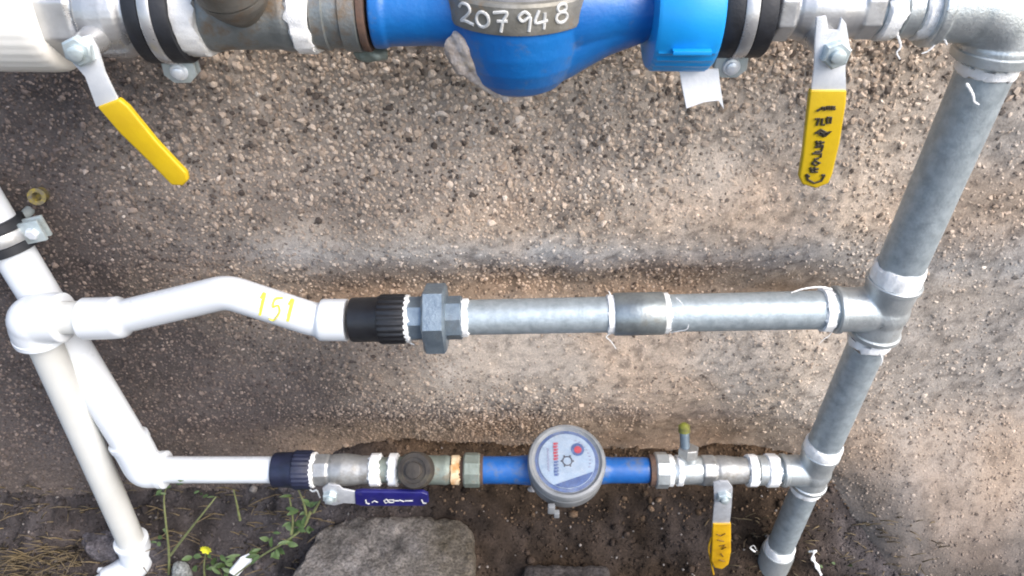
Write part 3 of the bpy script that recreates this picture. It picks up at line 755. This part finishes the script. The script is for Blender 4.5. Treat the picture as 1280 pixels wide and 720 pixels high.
# riser pieces
def pipe_v(py0, py1, r, label):
    t = thing('riser_pipe', label, 'pipe', RISER.at(py1, r), 'galvanised riser pipes at right')
    m = MB(); m.vline(RISER, [(py0, r), (py1, r)], 48); m.build('body', M['galv'], t); return t
def tee(py0, py1, bpy_line, bpx0, rs, rb, label):
    t = thing('pipe_tee', label, 'pipe tee', RISER.at(py1, rs), 'galvanised elbow and tees')
    a, b = RISER.at(py0, rs), RISER.at(py1, rs); d = (b - a).normalized(); Lh = (b - a).length
    m = MB(); m.lathe(a, d, [(0, rs * .93), (Lh * .15, rs * .93), (Lh * .3, rs * .9), (Lh * .7, rs * .9), (Lh * .85, rs * .93), (Lh, rs * .93)], 44)
    e = bpy_line.at(bpx0, rb); mid = Vector((RISER.at((py0 + py1) / 2, rs).x, D, e.z + (bpy_line.dir.z / bpy_line.dir.x) * 0.03))
    m.tube([e, e.lerp(mid, .5), mid], [rb * .93, rb * .93, rb * .95], 40)
    m.ball(mid, rs * .97, (1, 1, 1), 3)
    m.build('body', M['cast'], t, remesh=0.0011)
    for k, (p, dd) in enumerate(((a, d), (b, -d), (e, (mid - e).normalized()))):
        rr = rs if k < 2 else rb
        q = MB(); q.lathe(p - dd * .0006, dd, [(0, rr * .85), (.0002, rr * .97), (.001, rr), (.005, rr), (.0065, rr * .9)], 44); q.build('rim', M['cast'], t)
    return t
t = pipe_v(84, 372, R1, 'longest galvanised riser pipe, from corner elbow down to the upper tee')
tape_v(t, RISER, 92, 105, R1 + .0016); tape_v(t, RISER, 350, 371, R1 + .0022, .002)
tail(t, [P(1208, 104, D - R1 - .002), P(1216, 118, D - R1 - .003), P(1218, 127, D - R1 - .003), P(1224, 131, D - R1 - .004)], .0014)
MID0 = HLine(433, 400, 1045, 387)
tee(371, 437, MID0, 1056, .0252, .0232, 'galvanised tee joining the middle line to the right riser')
t = pipe_v(430, 584, R2, 'middle galvanised riser pipe between the two tees at right')
tape_v(t, RISER, 437, 446, R2 + .0026, .002); tape_v(t, RISER, 571, 582, R2 + .0022, .0016)
tail(t, [P(1100, 441, D - .02), P(1103, 449, D - .022), P(1101, 457, D - .022)], .0009)
LOW = HLine(205, 587, 985, 588)
tee(582, 623, LOW, 984, .0212, .0192, 'smaller galvanised tee joining the bottom line to the right riser')
t = pipe_v(616, 720, R3, 'lowest galvanised riser pipe running from the bottom tee to the ground')
tape_v(t, RISER, 620, 628, R3 + .0026, .0015); tape_v(t, RISER, 697, 707, R3 + .0022, .0018)
tail(t, [P(944, 690, D - .01), P(938, 685, D - .012), P(942, 682, D - .014), P(946, 688, D - .014)], .0016)
t = thing('pipe_coupling', 'galvanised coupling at the foot of the right riser', 'pipe coupling', RISER.at(790, .02), 'galvanised pipe couplings')
m = MB(); m.vline(RISER, [(706, .017), (706, .0200), (709, .0208), (790, .0208), (800, .017)], 44); m.build('body', M['cast'], t)

# ------------------------------------------------------------------ middle line
MID = MID0
t = thing('galvanised_pipe', 'galvanised middle pipe right of the coupling, ending in the upper tee', 'pipe', centre(MID, 940, .02), 'galvanised pipes of the middle line')
m = MB(); m.hline(MID, [(828, 23.5), (1060, 24.5)], 44); m.build('body', M['galv'], t)
tape_h(t, MID, 833, 841, 25.5); tape_h(t, MID, 1036, 1050, 27.5)
tail(t, [P(1040, 362, D - .012), P(1025, 359, D - .012), P(1005, 361, D - .014), P(989, 366, D - .016)], .0016)
tail(t, [P(1042, 412, D - .012), P(1036, 420, D - .014), P(1030, 424, D - .015), P(1024, 430, D - .015)], .0006)
tail(t, [P(845, 372, D - .016), P(852, 379, D - .02), P(857, 388, D - .021)], .0007); tail(t, [P(838, 416, D - .014), P(848, 414, D - .018), P(858, 412, D - .02), P(861, 406, D - .021)], .0009)
t = thing('galvanised_pipe', 'galvanised middle pipe left of the coupling, next to the iron union', 'pipe', centre(MID, 670, .02), 'galvanised pipes of the middle line')
m = MB(); m.hline(MID, [(578, 22), (775, 22.5)], 44); m.build('body', M['galv'], t)
tape_h(t, MID, 575, 585, 24); tape_h(t, MID, 761, 772, 24.5)
tail(t, [P(765, 416, D - .014), P(758, 421, D - .015), P(764, 427, D - .015), P(770, 436, D - .015)], .0007); tail(t, [P(764, 372, D - .01), P(761, 364, D - .01)], .0008)
t = thing('pipe_coupling', 'galvanised coupling in the middle of the middle line', 'pipe coupling', centre(MID, 800, .02), 'galvanised pipe couplings')
m = MB(); m.hline(MID, [(770, 23), (770.5, 26), (772, 27), (833, 27), (834.5, 26), (835, 23)], 44); m.build('body', mat('coupling_galv', (0.33, 0.37, 0.38), 0.38, 0.65, (0.24, 0.27, 0.28), 60, (0.24, 0.24, 0.22), 35, 0.52, 0.7, 0.2), t)
t = thing('pipe_union', 'dark grey iron union with large hexagonal nut on the middle line', 'pipe union', centre(MID, 542, .025))
m = MB(); make_hex(m, MID, 507, 528, 28.5, 8, .39); m.build('hex_end', M['union'], t)
m = MB(); make_hex(m, MID, 525, 555, 45, 6, .17)
m.build('nut', M['union'], t)
m = MB(); make_hex(m, MID, 554, 577, 27.5, 8, .2); m.build('hex_end', M['union'], t)
t = thing('threaded_adaptor', 'black ribbed plastic adaptor between white offset bend and iron union', 'pipe adaptor', centre(MID, 470, .025), 'black plastic adaptors')
m = MB(); m.hline(MID, [(431, 20), (433, 27), (436, 28), (466, 28), (470, 30)], 44); m.build('socket', M['black'], t)
m = MB()
def ribk(i, k): return ((0.0011 if (k % 4) in (0, 1) else 0), Vector())
m.hline(MID, [(469, 28), (472, 30), (500, 30), (505, 29), (505, 22)], 96, jit=ribk); m.build('ribbed_end', M['black'], t)
tape_h(t, MID, 503, 509, 30)
tail(t, [P(507, 420, D - .012), P(512, 428, D - .014), P(518, 431, D - .014)], .0012)

# white offset bend
t = thing('offset_bend', 'white plastic offset bend with yellow handwritten number on the middle line', 'pipe', P(280, 390))
def kinked(pts, rnd, n=7):
    """straight runs joined by small fillets"""
    pts = [Vector(p) for p in pts]; out = []
    for i, p in enumerate(pts):
        if i in (0, len(pts) - 1): out.append(p); continue
        a = p + (pts[i - 1] - p).normalized() * rnd[i - 1]; b = p + (pts[i + 1] - p).normalized() * rnd[i - 1]
        for k in range(n + 1):
            t_ = k / n; out.append(a * (1 - t_) ** 2 + p * 2 * t_ * (1 - t_) + b * t_ * t_)
    dense = [out[0]]
    for a, b in zip(out, out[1:]):
        k = max(1, int((b - a).length / 0.004))
        dense += [a.lerp(b, (i + 1) / k) for i in range(k)]
    return dense
path = kinked([P(106, 398.5), P(146, 397.5), P(284, 364.5), P(394, 400), P(434, 400)], [.008, .011, .008])
r0 = 21.3 * mpp(385); rb = 26.5 * mpp(398)
rad = []
for p in path:
    x_px = p.x / (D / ray(640, 390)[0].y) * F + 640
    k = max(1 - sstep(147, 157, x_px), sstep(393, 401, x_px)); rad.append(float(r0 + (rb - r0) * k))
m = MB(); m.tube(path, rad, 40)
rim0, rim1 = path[0], path[-1]
m.build('body', M['white'], t)
ys = MB()
for ch, ox, oy in (('1', 327, 380), ('5', 345, 386), ('1', 362, 388)):
    for st_ in DIG[ch]:
        pts = []
        for q in catmull([Vector((x, y, 0)) for x, y in st_], 4):
            pxx = ox + (q.x - .5) * 15 + (q.y - .5) * 6; pyy = oy - (q.y - .5) * 25
            # the front of the pipe at that place: offset from the axis by the chord
            axis_y = np.interp(pxx, [284, 394, 434], [364.5, 400, 400])
            h = (pyy - axis_y) / 20.5; h = max(-.97, min(.97, h))
            dview = ray(pxx, pyy)[0].normalized()
            Aw = P(pxx, axis_y)
            upv = Vector((0, SP, CP))
            off = r0 * 1.01
            pts.append(Aw - upv * (h * off) - dview * (math.sqrt(1 - h * h) * off))
        ys.tube(pts, .0021, 8, flat=0.5)
ys.build('marker_number', M['paintyellow'], t)
# stub, elbow, front riser
t = thing('stub_pipe', 'short white plastic stub between the left elbow and the offset bend', 'pipe', P(90, 397))
m = MB(); m.tube([P(55, 397), P(112, 397)], 21 * mpp(397), 40); m.build('body', M['cream'], t)
FR = VLine(P(43, 400), P(170, 690))
t = thing('plastic_elbow', 'white plastic elbow at the left end of the middle line', 'pipe elbow', P(48, 440), 'white plastic elbows')
m = MB(); e0 = P(80, 397); cc_ = FR.p0 + Vector((0, 0, .002)); r_e = .0245
lo = FR.at(440, r_e)
m.tube(catmull([e0, e0.lerp(cc_, .55), cc_ + Vector((.003, 0, -.003)), cc_.lerp(lo, .5), lo], 7), [r_e] * 29, 40)
m.ball(cc_ + Vector((.002, 0, -.002)), r_e * 1.02, (1, 1, 1), 4)
m.build('body', M['white'], t, remesh=0.0011)
m = MB(); m.lathe(lo - FR.dir * .004, FR.dir, [(0, r_e * .93), (.001, r_e * 1.03), (.006, r_e * 1.03), (.007, r_e * .8)], 44); m.build('rim', M['white'], t)
t = thing('plastic_riser', 'yellowed white plastic riser in front, from middle line elbow to ground at left', 'pipe', FR.at(690, .016), 'white plastic risers at left')
m = MB(); m.tube([FR.at(425, .016), FR.at(702, .016)], .0158, 40); m.build('body', M['cream'], t)
t = thing('plastic_elbow', 'white plastic elbow on the ground at the foot of the left riser', 'pipe elbow', FR.at(706, .02), 'white plastic elbows')
m = MB(); f0 = FR.at(692, .019)
g0 = FR.at(716, .019)
m.tube(catmull([f0, f0.lerp(g0, .5), g0 + Vector((-.002, -.004, .0)), g0 + Vector((-.018, -.014, -.010)), g0 + Vector((-.036, -.024, -.014))], 7), .0195, 36)
m.build('body', M['white'], t, remesh=0.001)
m = MB(); m.lathe(f0 + Vector((0, 0, .001)), FR.dir, [(0, .0175), (.001, .0205), (.006, .0205), (.007, .018)], 40); m.build('rim', M['white'], t)
g1 = g0 + Vector((-.036, -.024, -.014))
m = MB(); m.tube([g1 + Vector((.01, .007, .003)), g1 + Vector((-.05, -.035, -.012)), g1 + Vector((-.35, -.20, -.03))], .0155, 32)
tag(m.build('ground_pipe', M['white'], None), 'white plastic pipe lying on the ground at the bottom left edge', 'pipe')

# back riser
EB = P(181, 586)
BR0, BR1 = P(-40, 222, D + .056), P(167, 560, D + .004)
t = thing('plastic_riser', 'white plastic riser behind, passing the left elbow down to the bottom line', 'pipe', BR1, 'white plastic risers at left')
m = MB(); m.tube([BR0, BR1], .0188, 40); m.build('body', M['white'], t)
t = thing('plastic_elbow', 'white plastic elbow at the left end of the bottom line', 'pipe elbow', EB + Vector((0, 0, -.02)), 'white plastic elbows')
m = MB(); bd = (BR1 - BR0).normalized(); r_e = .0208
e1 = P(207, 587)
m.tube(catmull([BR1 - bd * .012, BR1 + bd * .003, EB + Vector((.001, 0, .002)), EB.lerp(e1, .6), e1], 7), [r_e] * 29, 40)
m.build('body', M['white'], t, remesh=0.0011)
m = MB(); m.lathe(BR1 - bd * .014, bd, [(0, r_e * .9), (.001, r_e * 1.05), (.007, r_e * 1.05), (.008, r_e * .9)], 44)
m.lathe(e1 + Vector((-.007, 0, 0)), (1, 0, 0), [(0, r_e * .9), (.001, r_e * 1.04), (.007, r_e * 1.04), (.008, r_e * .85)], 44); m.build('rim', M['white'], t)
# clamp on back riser
cpos = BR0.lerp(BR1, 0.185)
t = thing('pipe_clamp', 'rubber lined steel clamp on the white riser at the left edge', 'pipe clamp', cpos, 'pipe clamps')
m = MB(); R_ = .0188
m.lathe(cpos - bd * .016, bd, [(0, R_), (.0005, R_ + .0048), (.001, R_ + .0055), (.009, R_ + .0055), (.010, R_ + .0035), (.022, R_ + .0035), (.023, R_ + .0055), (.031, R_ + .0055), (.0315, R_ + .0048), (.032, R_)], 48)
m.build('rubber_liner', M['rubber'], t)
m = MB(); m.lathe(cpos - bd * .006, bd, [(0, R_ + .003), (0, R_ + .0060), (.0008, R_ + .0065), (.0112, R_ + .0065), (.012, R_ + .006), (.012, R_ + .003)], 48); m.build('steel_band', M['nickel'], t)
sd = bd.cross(Vector((0, 1, 0))).normalized()
if sd.x < 0: sd = -sd
m = MB(); rot = Matrix((sd, Vector((0, 1, 0)), bd)).transposed()
ec_ = cpos + sd * (R_ + .014)
m.box(ec_ + Vector((0, -.004, 0)), .0115, .0016, .0105, rot, .0007); m.box(ec_ + Vector((0, .004, 0)), .0115, .0016, .0105, rot, .0007)
ear = m.build('ear', M['bracket'], t)
m = MB(); m.lathe(ec_ + Vector((.002, -.0055, 0)), (0, -1, 0), [(0, .006), (.004, .006), (.005, .0045)], 6); m.build('bolt', M['steel'], ear)
m = MB(); m.tube([cpos + Vector((0, R_ + .003, 0)), cpos + Vector((0, .09, 0))], .005, 12); m.build('wall_stud', M['bracket'], t)
# yellow wall plug
wy = P(46, 250, 0.632)
m = MB(); m.lathe(wy + Vector((0, .012, 0)), Vector((.2, -1, .35)), [(0, .0075), (.012, .0075), (.0135, .0085), (.0155, .0085), (.0155, .0045), (.006, .004)], 20)
tag(m.build('wall_plug', mat('yellow_plug', (0.27, 0.21, 0.03), 0.7, 0, (0.13, 0.11, 0.06), 260, (0.11, 0.10, 0.09), 150, 0.45, 0.62), None, smooth=40), 'small yellow plug set in the wall above the left edge clamp', 'wall plug')

# ------------------------------------------------------------------ bottom line
t = thing('plastic_pipe', 'straight white plastic pipe at the left of the bottom line', 'pipe', centre(LOW, 270, .016))
m = MB(); m.hline(LOW, [(195, 17), (345, 17)], 40); m.build('body', M['white'], t)
t = thing('threaded_adaptor', 'black plastic adaptor between white pipe and blue lever valve', 'pipe adaptor', centre(LOW, 360, .02), 'black plastic adaptors')
m = MB(); m.hline(LOW, [(334, 16), (335, 21), (338, 22), (358, 22.5), (362, 24)], 44); m.build('socket', M['navyplastic'], t)
m = MB(); m.hline(LOW, [(361, 22), (363, 24), (382, 24), (385, 22), (386, 17)], 96, jit=lambda i, k: ((0.0008 if (k % 4) in (0, 1) else 0), Vector())); m.build('ribbed_end', M['navyplastic'], t)
tape_h(t, LOW, 382, 389, 22.5)
tail(t, [P(384, 607, D - .012), P(390, 614, D - .014), P(396, 613, D - .016), P(400, 622, D - .016)], .0016)
t = thing('ball_valve', 'nickel ball valve with dark blue lever lying along the bottom line', 'valve', centre(LOW, 420, .02), 'lever ball valves')
m = MB(); make_hex(m, LOW, 388, 408, 21.5, 8); m.hline(LOW, [(406, 18), (412, 20), (425, 21), (440, 19.5), (448, 18), (462, 18)], 36)
m.build('body', M['worn'], t, remesh=0.001)
hnd = lever(t, (413, 619), [(403, 611), (410, 606), (424, 608), (428, 612), (448, 616), (448, 630), (430, 629), (418, 632), (406, 630)],
      [(443, 616), (452, 615), (528, 616), (535, 619), (536, 628), (530, 633), (452, 633), (444, 631)], D - 0.030, M['navy'], nut_r=0.0085, worn=True)
st = [[(457, 625), (458, 629), (462, 630)], [(465, 628), (468, 626), (472, 628)], [(480, 626), (483, 624), (486, 627), (482, 629), (480, 626)], [(486, 625), (492, 625), (492, 628), (486, 628)], [(493, 626), (499, 626)], [(499, 625), (505, 627)], [(506, 626), (516, 626)], [(527, 625), (529, 629), (533, 629)]]
marks(hnd, st, D - .030 - .0024, .0009, M['paintwhite'])
t = thing('strainer', 'dark brown capped strainer between tape bands and the small meter', 'pipe fitting', centre(LOW, 525, .02), 'strainers')
m = MB(); m.hline(LOW, [(450, 16), (500, 16.5), (503, 20), (512, 20), (520, 18.5), (548, 18.5), (556, 19), (562, 17)], 36); m.build('body', M['patina'], t, remesh=0.0011)
cdir = (Vector((P(525, 577).x * 0.98, 0, H)) - P(525, 590)).normalized()
base = LOW.at(528, .02)
m = MB(); m.lathe(base, Vector((-0.25, -0.62, 0.75)), [(0, .017), (.018, .017), (.020, .0200), (.030, .0208), (.033, .0192), (.0335, .0145), (.0325, .014), (.0325, .0095), (.0355, .009), (.036, .007)], 36); m.build('cap', M['darkcap'], t)
tape_h(t, LOW, 459, 473, 21); tape_h(t, LOW, 483, 495, 21); tape_h(t, LOW, 562, 574, 18.5, 'tan_tape')
m = MB(); m.hline(LOW, [(556, 15), (582, 15)], 30); m.build('nipple', M['rust'], t)
# small meter
t = thing('water_meter', 'small round water meter with pale dial on blue pipe, bottom line', 'water meter', centre(LOW, 708, .02) + Vector((0, 0, -.03)), 'water meters')
m = MB(); m.hline(LOW, [(598, 15), (600, 17.5), (640, 17.5), (675, 20), (740, 20), (765, 16.5), (812, 16.5), (818, 15)], 40)
MC = LOW.at(709, .0); MC = Vector((LOW.at(709, .03).x, D, LOW.at(709).z))
tilt = math.radians(19); ax = Vector((0, -math.sin(tilt), math.cos(tilt)))
m.lathe(MC - ax * .028, ax, [(0, .018), (.004, .028), (.014, .034), (.03, .036), (.04, .036)], 48)
m.build('body', M['bluepipe'], t, remesh=0.0012)
m = MB(); m.lathe(MC, ax, [(-.004, .036), (-.003, .0425), (.002, .0440), (.018, .0440), (.0195, .0425), (.0205, .0440), (.029, .0440), (.0315, .0425), (.032, .0395), (.029, .0362), (.0285, .01)], 64); m.build('housing', M['clearring'], t)
m = MB(); m.lathe(MC + ax * .0285, ax, [(0, .0358), (.0008, .0358), (.001, .03)], 64); m.build('dial_border', M['dialblue'], t)
m = MB(); m.lathe(MC + ax * .0300, ax, [(0, .0318), (.0006, .0318), (.0007, .03)], 64); dial = m.build('dial', M['dial'], t)
dx_, dy_ = Vector((1, 0, 0)), ax.cross(Vector((1, 0, 0))).normalized()
ft = MC + ax * .0307
def dpt(x, y, k=0): return ft + dx_ * x + dy_ * y + ax * k
def dial_poly(pts, name, material, k=.0002):
    m = MB(); m.prism([dpt(x, y, k) for x, y in pts], ax * .0003, 0); return m.build(name, material, dial)
def circ(x, y, r, n=24): return [(x + r * math.cos(2 * math.pi * i / n), y + r * math.sin(2 * math.pi * i / n)) for i in range(n)]
a0 = np.linspace(math.radians(-118), math.radians(-24), 16)
dial_poly([(.0314 * math.cos(a), .0314 * math.sin(a)) for a in a0], 'dial_window', M['dialblue'])
dial_poly(circ(.0125, .013, .0075), 'sweep_dial', M['dialblue']); dial_poly(circ(.0128, .0125, .0043), 'sweep_pointer', M['dialred'], .0006)
m = MB(); rr = [dpt(*c, .0005) for c in circ(0.0005, -.0005, .0052, 18)]
m.tube(rr + [rr[0]], .0007, 6)
for i in range(6):
    c = circ(.0005, -.0005, .0066, 6)[i]; m.ball(dpt(*c, .0004), .0011, (1, 1, 1), 1)
m.build('leak_indicator', M['dialink'], dial)
m = MB(); m2 = MB()
random.seed(5)
for i in range(11):
    yy = .021 - i * .0036
    mm = m if i < 6 else m2
    kk = [(-.0150, yy), (-.0096, yy), (-.0096, yy - .0011), (-.0126, yy - .0014), (-.0098, yy - .0026), (-.0150, yy - .0027)]
    mm.prism([dpt(x + (0 if i % 2 else .0004), y, .0003) for x, y in kk], ax * .0003, 0)
m.build('dial_marks', M['dialred'], dial); m2.build('dial_marks', M['dialblue'], dial)
m = MB()
for i in range(16):
    m.box(dpt(-.0215 + .001 * (i % 2), .014 - i * .0017, .0003), .0012, .0003, .0005, None, 0)
for i in range(10):
    a = math.radians(-16 + i * 9); m.box(dpt(.026 * math.cos(a), .026 * math.sin(a), .0003), .0012, .0003, .0006, None, 0)
m.build('dial_marks', mat('dial_grey_ink', (0.30, 0.30, 0.42), 0.5), dial, kind='stuff')
gm, gn, gb = new_mat('cloudy_glass')
gno = noise_node(gn, 60, 5, 0.7); gr = ramp_node(gn, gno.outputs[0], [(0.4, (0.03,) * 3), (0.75, (0.20,) * 3)])
gn.links.new(gr.outputs[0], gb.inputs['Alpha']); gb.inputs['Base Color'].default_value = (0.40, 0.44, 0.48, 1); gb.inputs['Roughness'].default_value = 0.12
m = MB(); m.lathe(MC + ax * .0312, ax, [(0, .0372), (.0006, .0372), (.0014, .030), (.0019, .018), (.0020, .004)], 48); m.build('glass', gm, t)
m = MB(); m.box(MC + Vector((-.018, -.050, -.004)), .004, .003, .006, None, .001); m.box(MC + Vector((-.012, -.051, -.012)), .003, .003, .004, None, .001); m.build('hinge_lug', M['clearring'], t)
t = thing('meter_nut', 'greenish bronze nut on the left of the small meter', 'pipe nut', centre(LOW, 590, .02), 'small meter nuts')
m = MB(); make_hex(m, LOW, 578, 600, 22, 10); m.build('body', M['patina'], t)
m = MB(); m.hline(LOW, [(599, 15), (599.5, 20), (603, 20), (603.5, 15)], 36); m.build('washer', M['rust'], t)
t = thing('meter_nut', 'grey hexagonal nut with rusty washer on the right of the small meter', 'pipe nut', centre(LOW, 832, .02), 'small meter nuts')
m = MB(); m.hline(LOW, [(814, 14), (815, 20), (822, 20), (823, 14)], 36); m.build('washer', M['rust'], t)
m = MB(); make_hex(m, LOW, 822, 840, 23, 10); m.build('body', M['cast'], t)
tape_h(t, LOW, 836, 845, 20)
t = thing('drain_cock', 'small test cock with yellow green tip behind the bottom line valve', 'tap', centre(LOW, 860, .02))
m = MB(); m.hline(LOW, [(840, 16), (844, 18), (880, 18), (884, 16)], 36); m.build('body', M['cast'], t)
c = LOW.at(861, .01)
m = MB(); m.lathe(c, Vector((0, .35, 1)), [(0, .010), (.018, .010), (.020, .0105)], 24); m.build('neck', M['cast'], t)
m = MB(); m.lathe(c + Vector((0, .35, 1)).normalized() * .018, Vector((0, .35, 1)), [(0, .011), (.001, .0122), (.011, .0122), (.012, .011)], 6, rot=.2); m.build('hex_cap', M['worn'], t)
m = MB(); m.tube([c + Vector((-.004, .010, .028)), c + Vector((-.006, .018, .046))], .0055, 16); m.build('spout', M['union'], t)
m = MB(); m.lathe(c + Vector((-.006, .018, .045)), Vector((-.1, .35, 1)), [(0, .005), (.001, .0068), (.008, .0066), (.011, .003)], 16); m.build('tip', M['lime'], t)
tape_h(t, LOW, 849, 857, 19.5)
t = thing('ball_valve', 'nickel ball valve with short worn amber lever hanging down, bottom right', 'valve', centre(LOW, 905, .02), 'lever ball valves')
m = MB(); make_hex(m, LOW, 880, 898, 21, 8); m.hline(LOW, [(896, 17.5), (902, 19), (912, 19), (922, 17.5), (930, 17), (940, 17)], 36)
m.build('body', M['worn'], t, remesh=0.001)
hnd = lever(t, (904, 619), [(892, 604), (900, 602), (910, 602), (916, 610), (915, 628), (912, 660), (890, 660), (893, 628)],
      [(891, 655), (914, 655), (914, 690), (911, 706), (903, 712), (893, 710), (889, 702), (890, 680)], D - 0.032, M['amber'], nut_r=0.0085, worn=True)
st = [[(896, 668), (901, 670), (907, 667)], [(897, 675), (905, 677)], [(899, 683), (906, 681), (902, 687), (908, 684)], [(901, 692), (904, 696)], [(899, 700), (906, 702)]]
marks(hnd, st, D - .032 - .0024, .0008, mat('brown_ink', (0.16, 0.08, 0.01), 0.6))
m = MB(); m.tube(catmull([P(889, 672, D - .030), P(886, 685, D - .030), P(888, 698, D - .029), P(892, 718, D - .028)], 6), .0011, 6); m.build('peeling_edge', M['amber'], hnd)
t = thing('pipe_nipple', 'short galvanised nipple between amber lever valve and bottom tee', 'pipe', centre(LOW, 957, .02))
m = MB(); m.hline(LOW, [(935, 15.5), (988, 15.5)], 36); m.build('body', M['galv'], t)
m = MB(); m.hline(LOW, [(952, 15), (953, 19), (963, 19), (964, 15)], 36); m.build('collar', M['cast'], t)
tape_h(t, LOW, 939, 952, 20.5); tape_h(t, LOW, 963, 979, 21)

# ------------------------------------------------------------------ weeds, grass, litter
def leaf_mesh(m, base, d, up, ln, wd):
    d = Vector(d).normalized(); s = d.cross(Vector(up)).normalized(); u = s.cross(d)
    n = 5; L_, R_, C_ = [], [], []
    for i in range(n + 1):
        t_ = i / n; wv = wd * math.sin(math.pi * (0.08 + 0.9 * t_)) ; c = base + d * (ln * t_) + u * (ln * (0.25 * t_ - 0.4 * t_ * t_))
        C_.append(m.bm.verts.new(c - u * wv * .25)); L_.append(m.bm.verts.new(c - s * wv)); R_.append(m.bm.verts.new(c + s * wv))
    for i in range(n):
        m.bm.faces.new((L_[i], C_[i], C_[i + 1], L_[i + 1])); m.bm.faces.new((C_[i], R_[i], R_[i + 1], C_[i + 1]))
def weed(name, label, stems, leaves, r=.0016):
    t = thing(name, label, 'weed', stems[0][0])
    for s_ in stems:
        m = MB(); pth = catmull(s_, 6); m.tube(pth, [r * (1 - .6 * i / len(pth)) for i in range(len(pth))], 8); m.build('stem', M['stem'], t)
    for (p, d, ln, wd) in leaves:
        m = MB(); leaf_mesh(m, p, d, (0, -.5, 1), ln, wd); m.build('leaf', M['leaf'], t, smooth=0)
    return t
random.seed(11)
def rl(pxs, Y, n, ln=(.010, .018), wd=(.002, .0042)):
    out = []
    for _ in range(n):
        px, py = random.choice(pxs); p = P(px + random.uniform(-10, 10), py + random.uniform(-8, 8), Y + random.uniform(-.012, .012))
        out.append((p, (random.uniform(-1, 1), random.uniform(-.8, .2), random.uniform(-.3, .9)), random.uniform(*ln), random.uniform(*wd)))
    return out
Yw = 0.535
weed('tall_weed', 'thin forked weed with long bare stems beside the left riser foot',
     [[P(211, 724, Yw), P(211, 690, Yw), P(207, 650, Yw), P(205, 622, Yw + .01), P(209, 606, Yw + .01)], [P(213, 694, Yw), P(235, 665, Yw), P(255, 640, Yw), P(270, 621, Yw + .01)], [P(300, 650, Yw + .01), P(296, 630, Yw + .01), P(292, 612, Yw + .01)]],
     rl([(208, 610), (215, 605), (270, 620), (246, 612), (204, 670)], Yw + .008, 16, (.006, .012), (.0012, .0026)), .0017)
weed('leafy_weed', 'green leafy weed trailing left from below the black adaptor',
     [[P(388, 640, Yw), P(378, 660, Yw - .005), P(355, 678, Yw - .01), P(325, 696, Yw - .012), P(290, 722, Yw - .015)], [P(384, 650, Yw), P(380, 630, Yw), P(372, 610, Yw + .01)], [P(364, 668, Yw - .006), P(366, 650, Yw), P(362, 622, Yw)], [P(392, 640, Yw), P(400, 626, Yw)]],
     rl([(380, 640), (372, 622), (388, 632), (376, 655), (360, 672), (366, 660), (384, 625)], Yw - .004, 24, (.009, .017), (.0016, .0036)) + rl([(330, 692), (300, 700), (345, 682)], Yw - .014, 14), .0019)
t = weed('flowering_weed', 'small weed with one yellow flower near the bottom left',
     [[P(256, 724, Yw - .005), P(255, 708, Yw - .005), P(257, 692, Yw - .005)]],
     rl([(262, 705), (280, 712), (275, 700), (250, 700)], Yw - .008, 16, (.009, .016), (.002, .0038)), .0016)
fc = P(258, 686, Yw - .008)
for i in range(9):
    a = i * .7; m = MB(); leaf_mesh(m, fc, (math.cos(a) * .8, -.35, math.sin(a) * .8 + .35), (0, -1, .2), .0075, .0028); m.build('petal', M['petal'], t, smooth=0)
weed('clover_weed', 'low green weed sprouting beside the loose tape scrap at right', [[P(1045, 716, .55), P(1046, 708, .55), P(1050, 700, .55)]],
     rl([(1045, 704), (1052, 710), (1038, 712)], .548, 20, (.006, .011), (.0016, .003)), .001)
m = MB(); pth = catmull([P(1012, 690, .545), P(1019, 688, .54), P(1016, 697, .538), P(1021, 707, .536), P(1028, 722, .532)], 6)
m.tube(pth, [.0022 + .001 * math.sin(i * 1.1) for i in range(len(pth))], 8, flat=.4)
tag(m.build('tape_scrap', M['tape'], None), 'loose curled strip of white tape lying right of the riser foot', 'litter')
m = MB(); q0 = P(303, 707, .52)
m.prism([P(286, 716, .52), P(300, 700, .525), (P(311, 695, .527)), P(315, 703, .526), P(304, 713, .522), P(296, 722, .52)], (0, .003, .002), .0008)
tag(m.build('paper_scrap', M['paper'], None), 'crumpled white scrap lying in the weeds below the bottom line', 'litter')
m = MB(); m.prism([P(118, 722, .535), P(122, 713, .537), P(138, 712, .538), P(142, 722, .536)], (0, .003, .002), .0008)
tag(m.build('plastic_scrap', M['white'], None), 'small bluish white plastic scrap left of the riser foot elbow', 'litter')

def straw(name, label, n, area, ln, seed):
    """dry blades as one mass"""
    r_ = random.Random(seed); m = MB()
    for _ in range(n):
        px, py = r_.uniform(area[0], area[2]), r_.uniform(area[1], area[3])
        b = on_ground(px, py)
        if b is None: continue
        b = b + Vector((0, -.004, 0)); a = r_.uniform(0, 6.28); l_ = r_.uniform(*ln); up = r_.uniform(.1, 1.0)
        d = Vector((math.cos(a) * .7, -abs(math.sin(a)) * .5, up)).normalized()
        m.tube([b, b + d * l_ * .5, b + d * l_ + Vector((r_.uniform(-.12, .12) * l_, -.05 * l_, -.08 * l_))], [.0009, .0007, .0003], 4)
    o = m.build(name, M['straw'], None, smooth=0); o['kind'] = 'stuff'; o['label'] = label
    return o
straw('dry_grass', 'dry straw coloured grass at the bottom left corner', 260, (-20, 680, 105, 760), (.025, .055), 1)
straw('dead_stalks', 'thin dead stalks lying on the earth below the bottom line', 240, (0, 605, 420, 720), (.008, .035), 2)
straw('ground_litter', 'thin dry plant litter at the foot of the right riser', 120, (880, 640, 1180, 725), (.008, .025), 3)
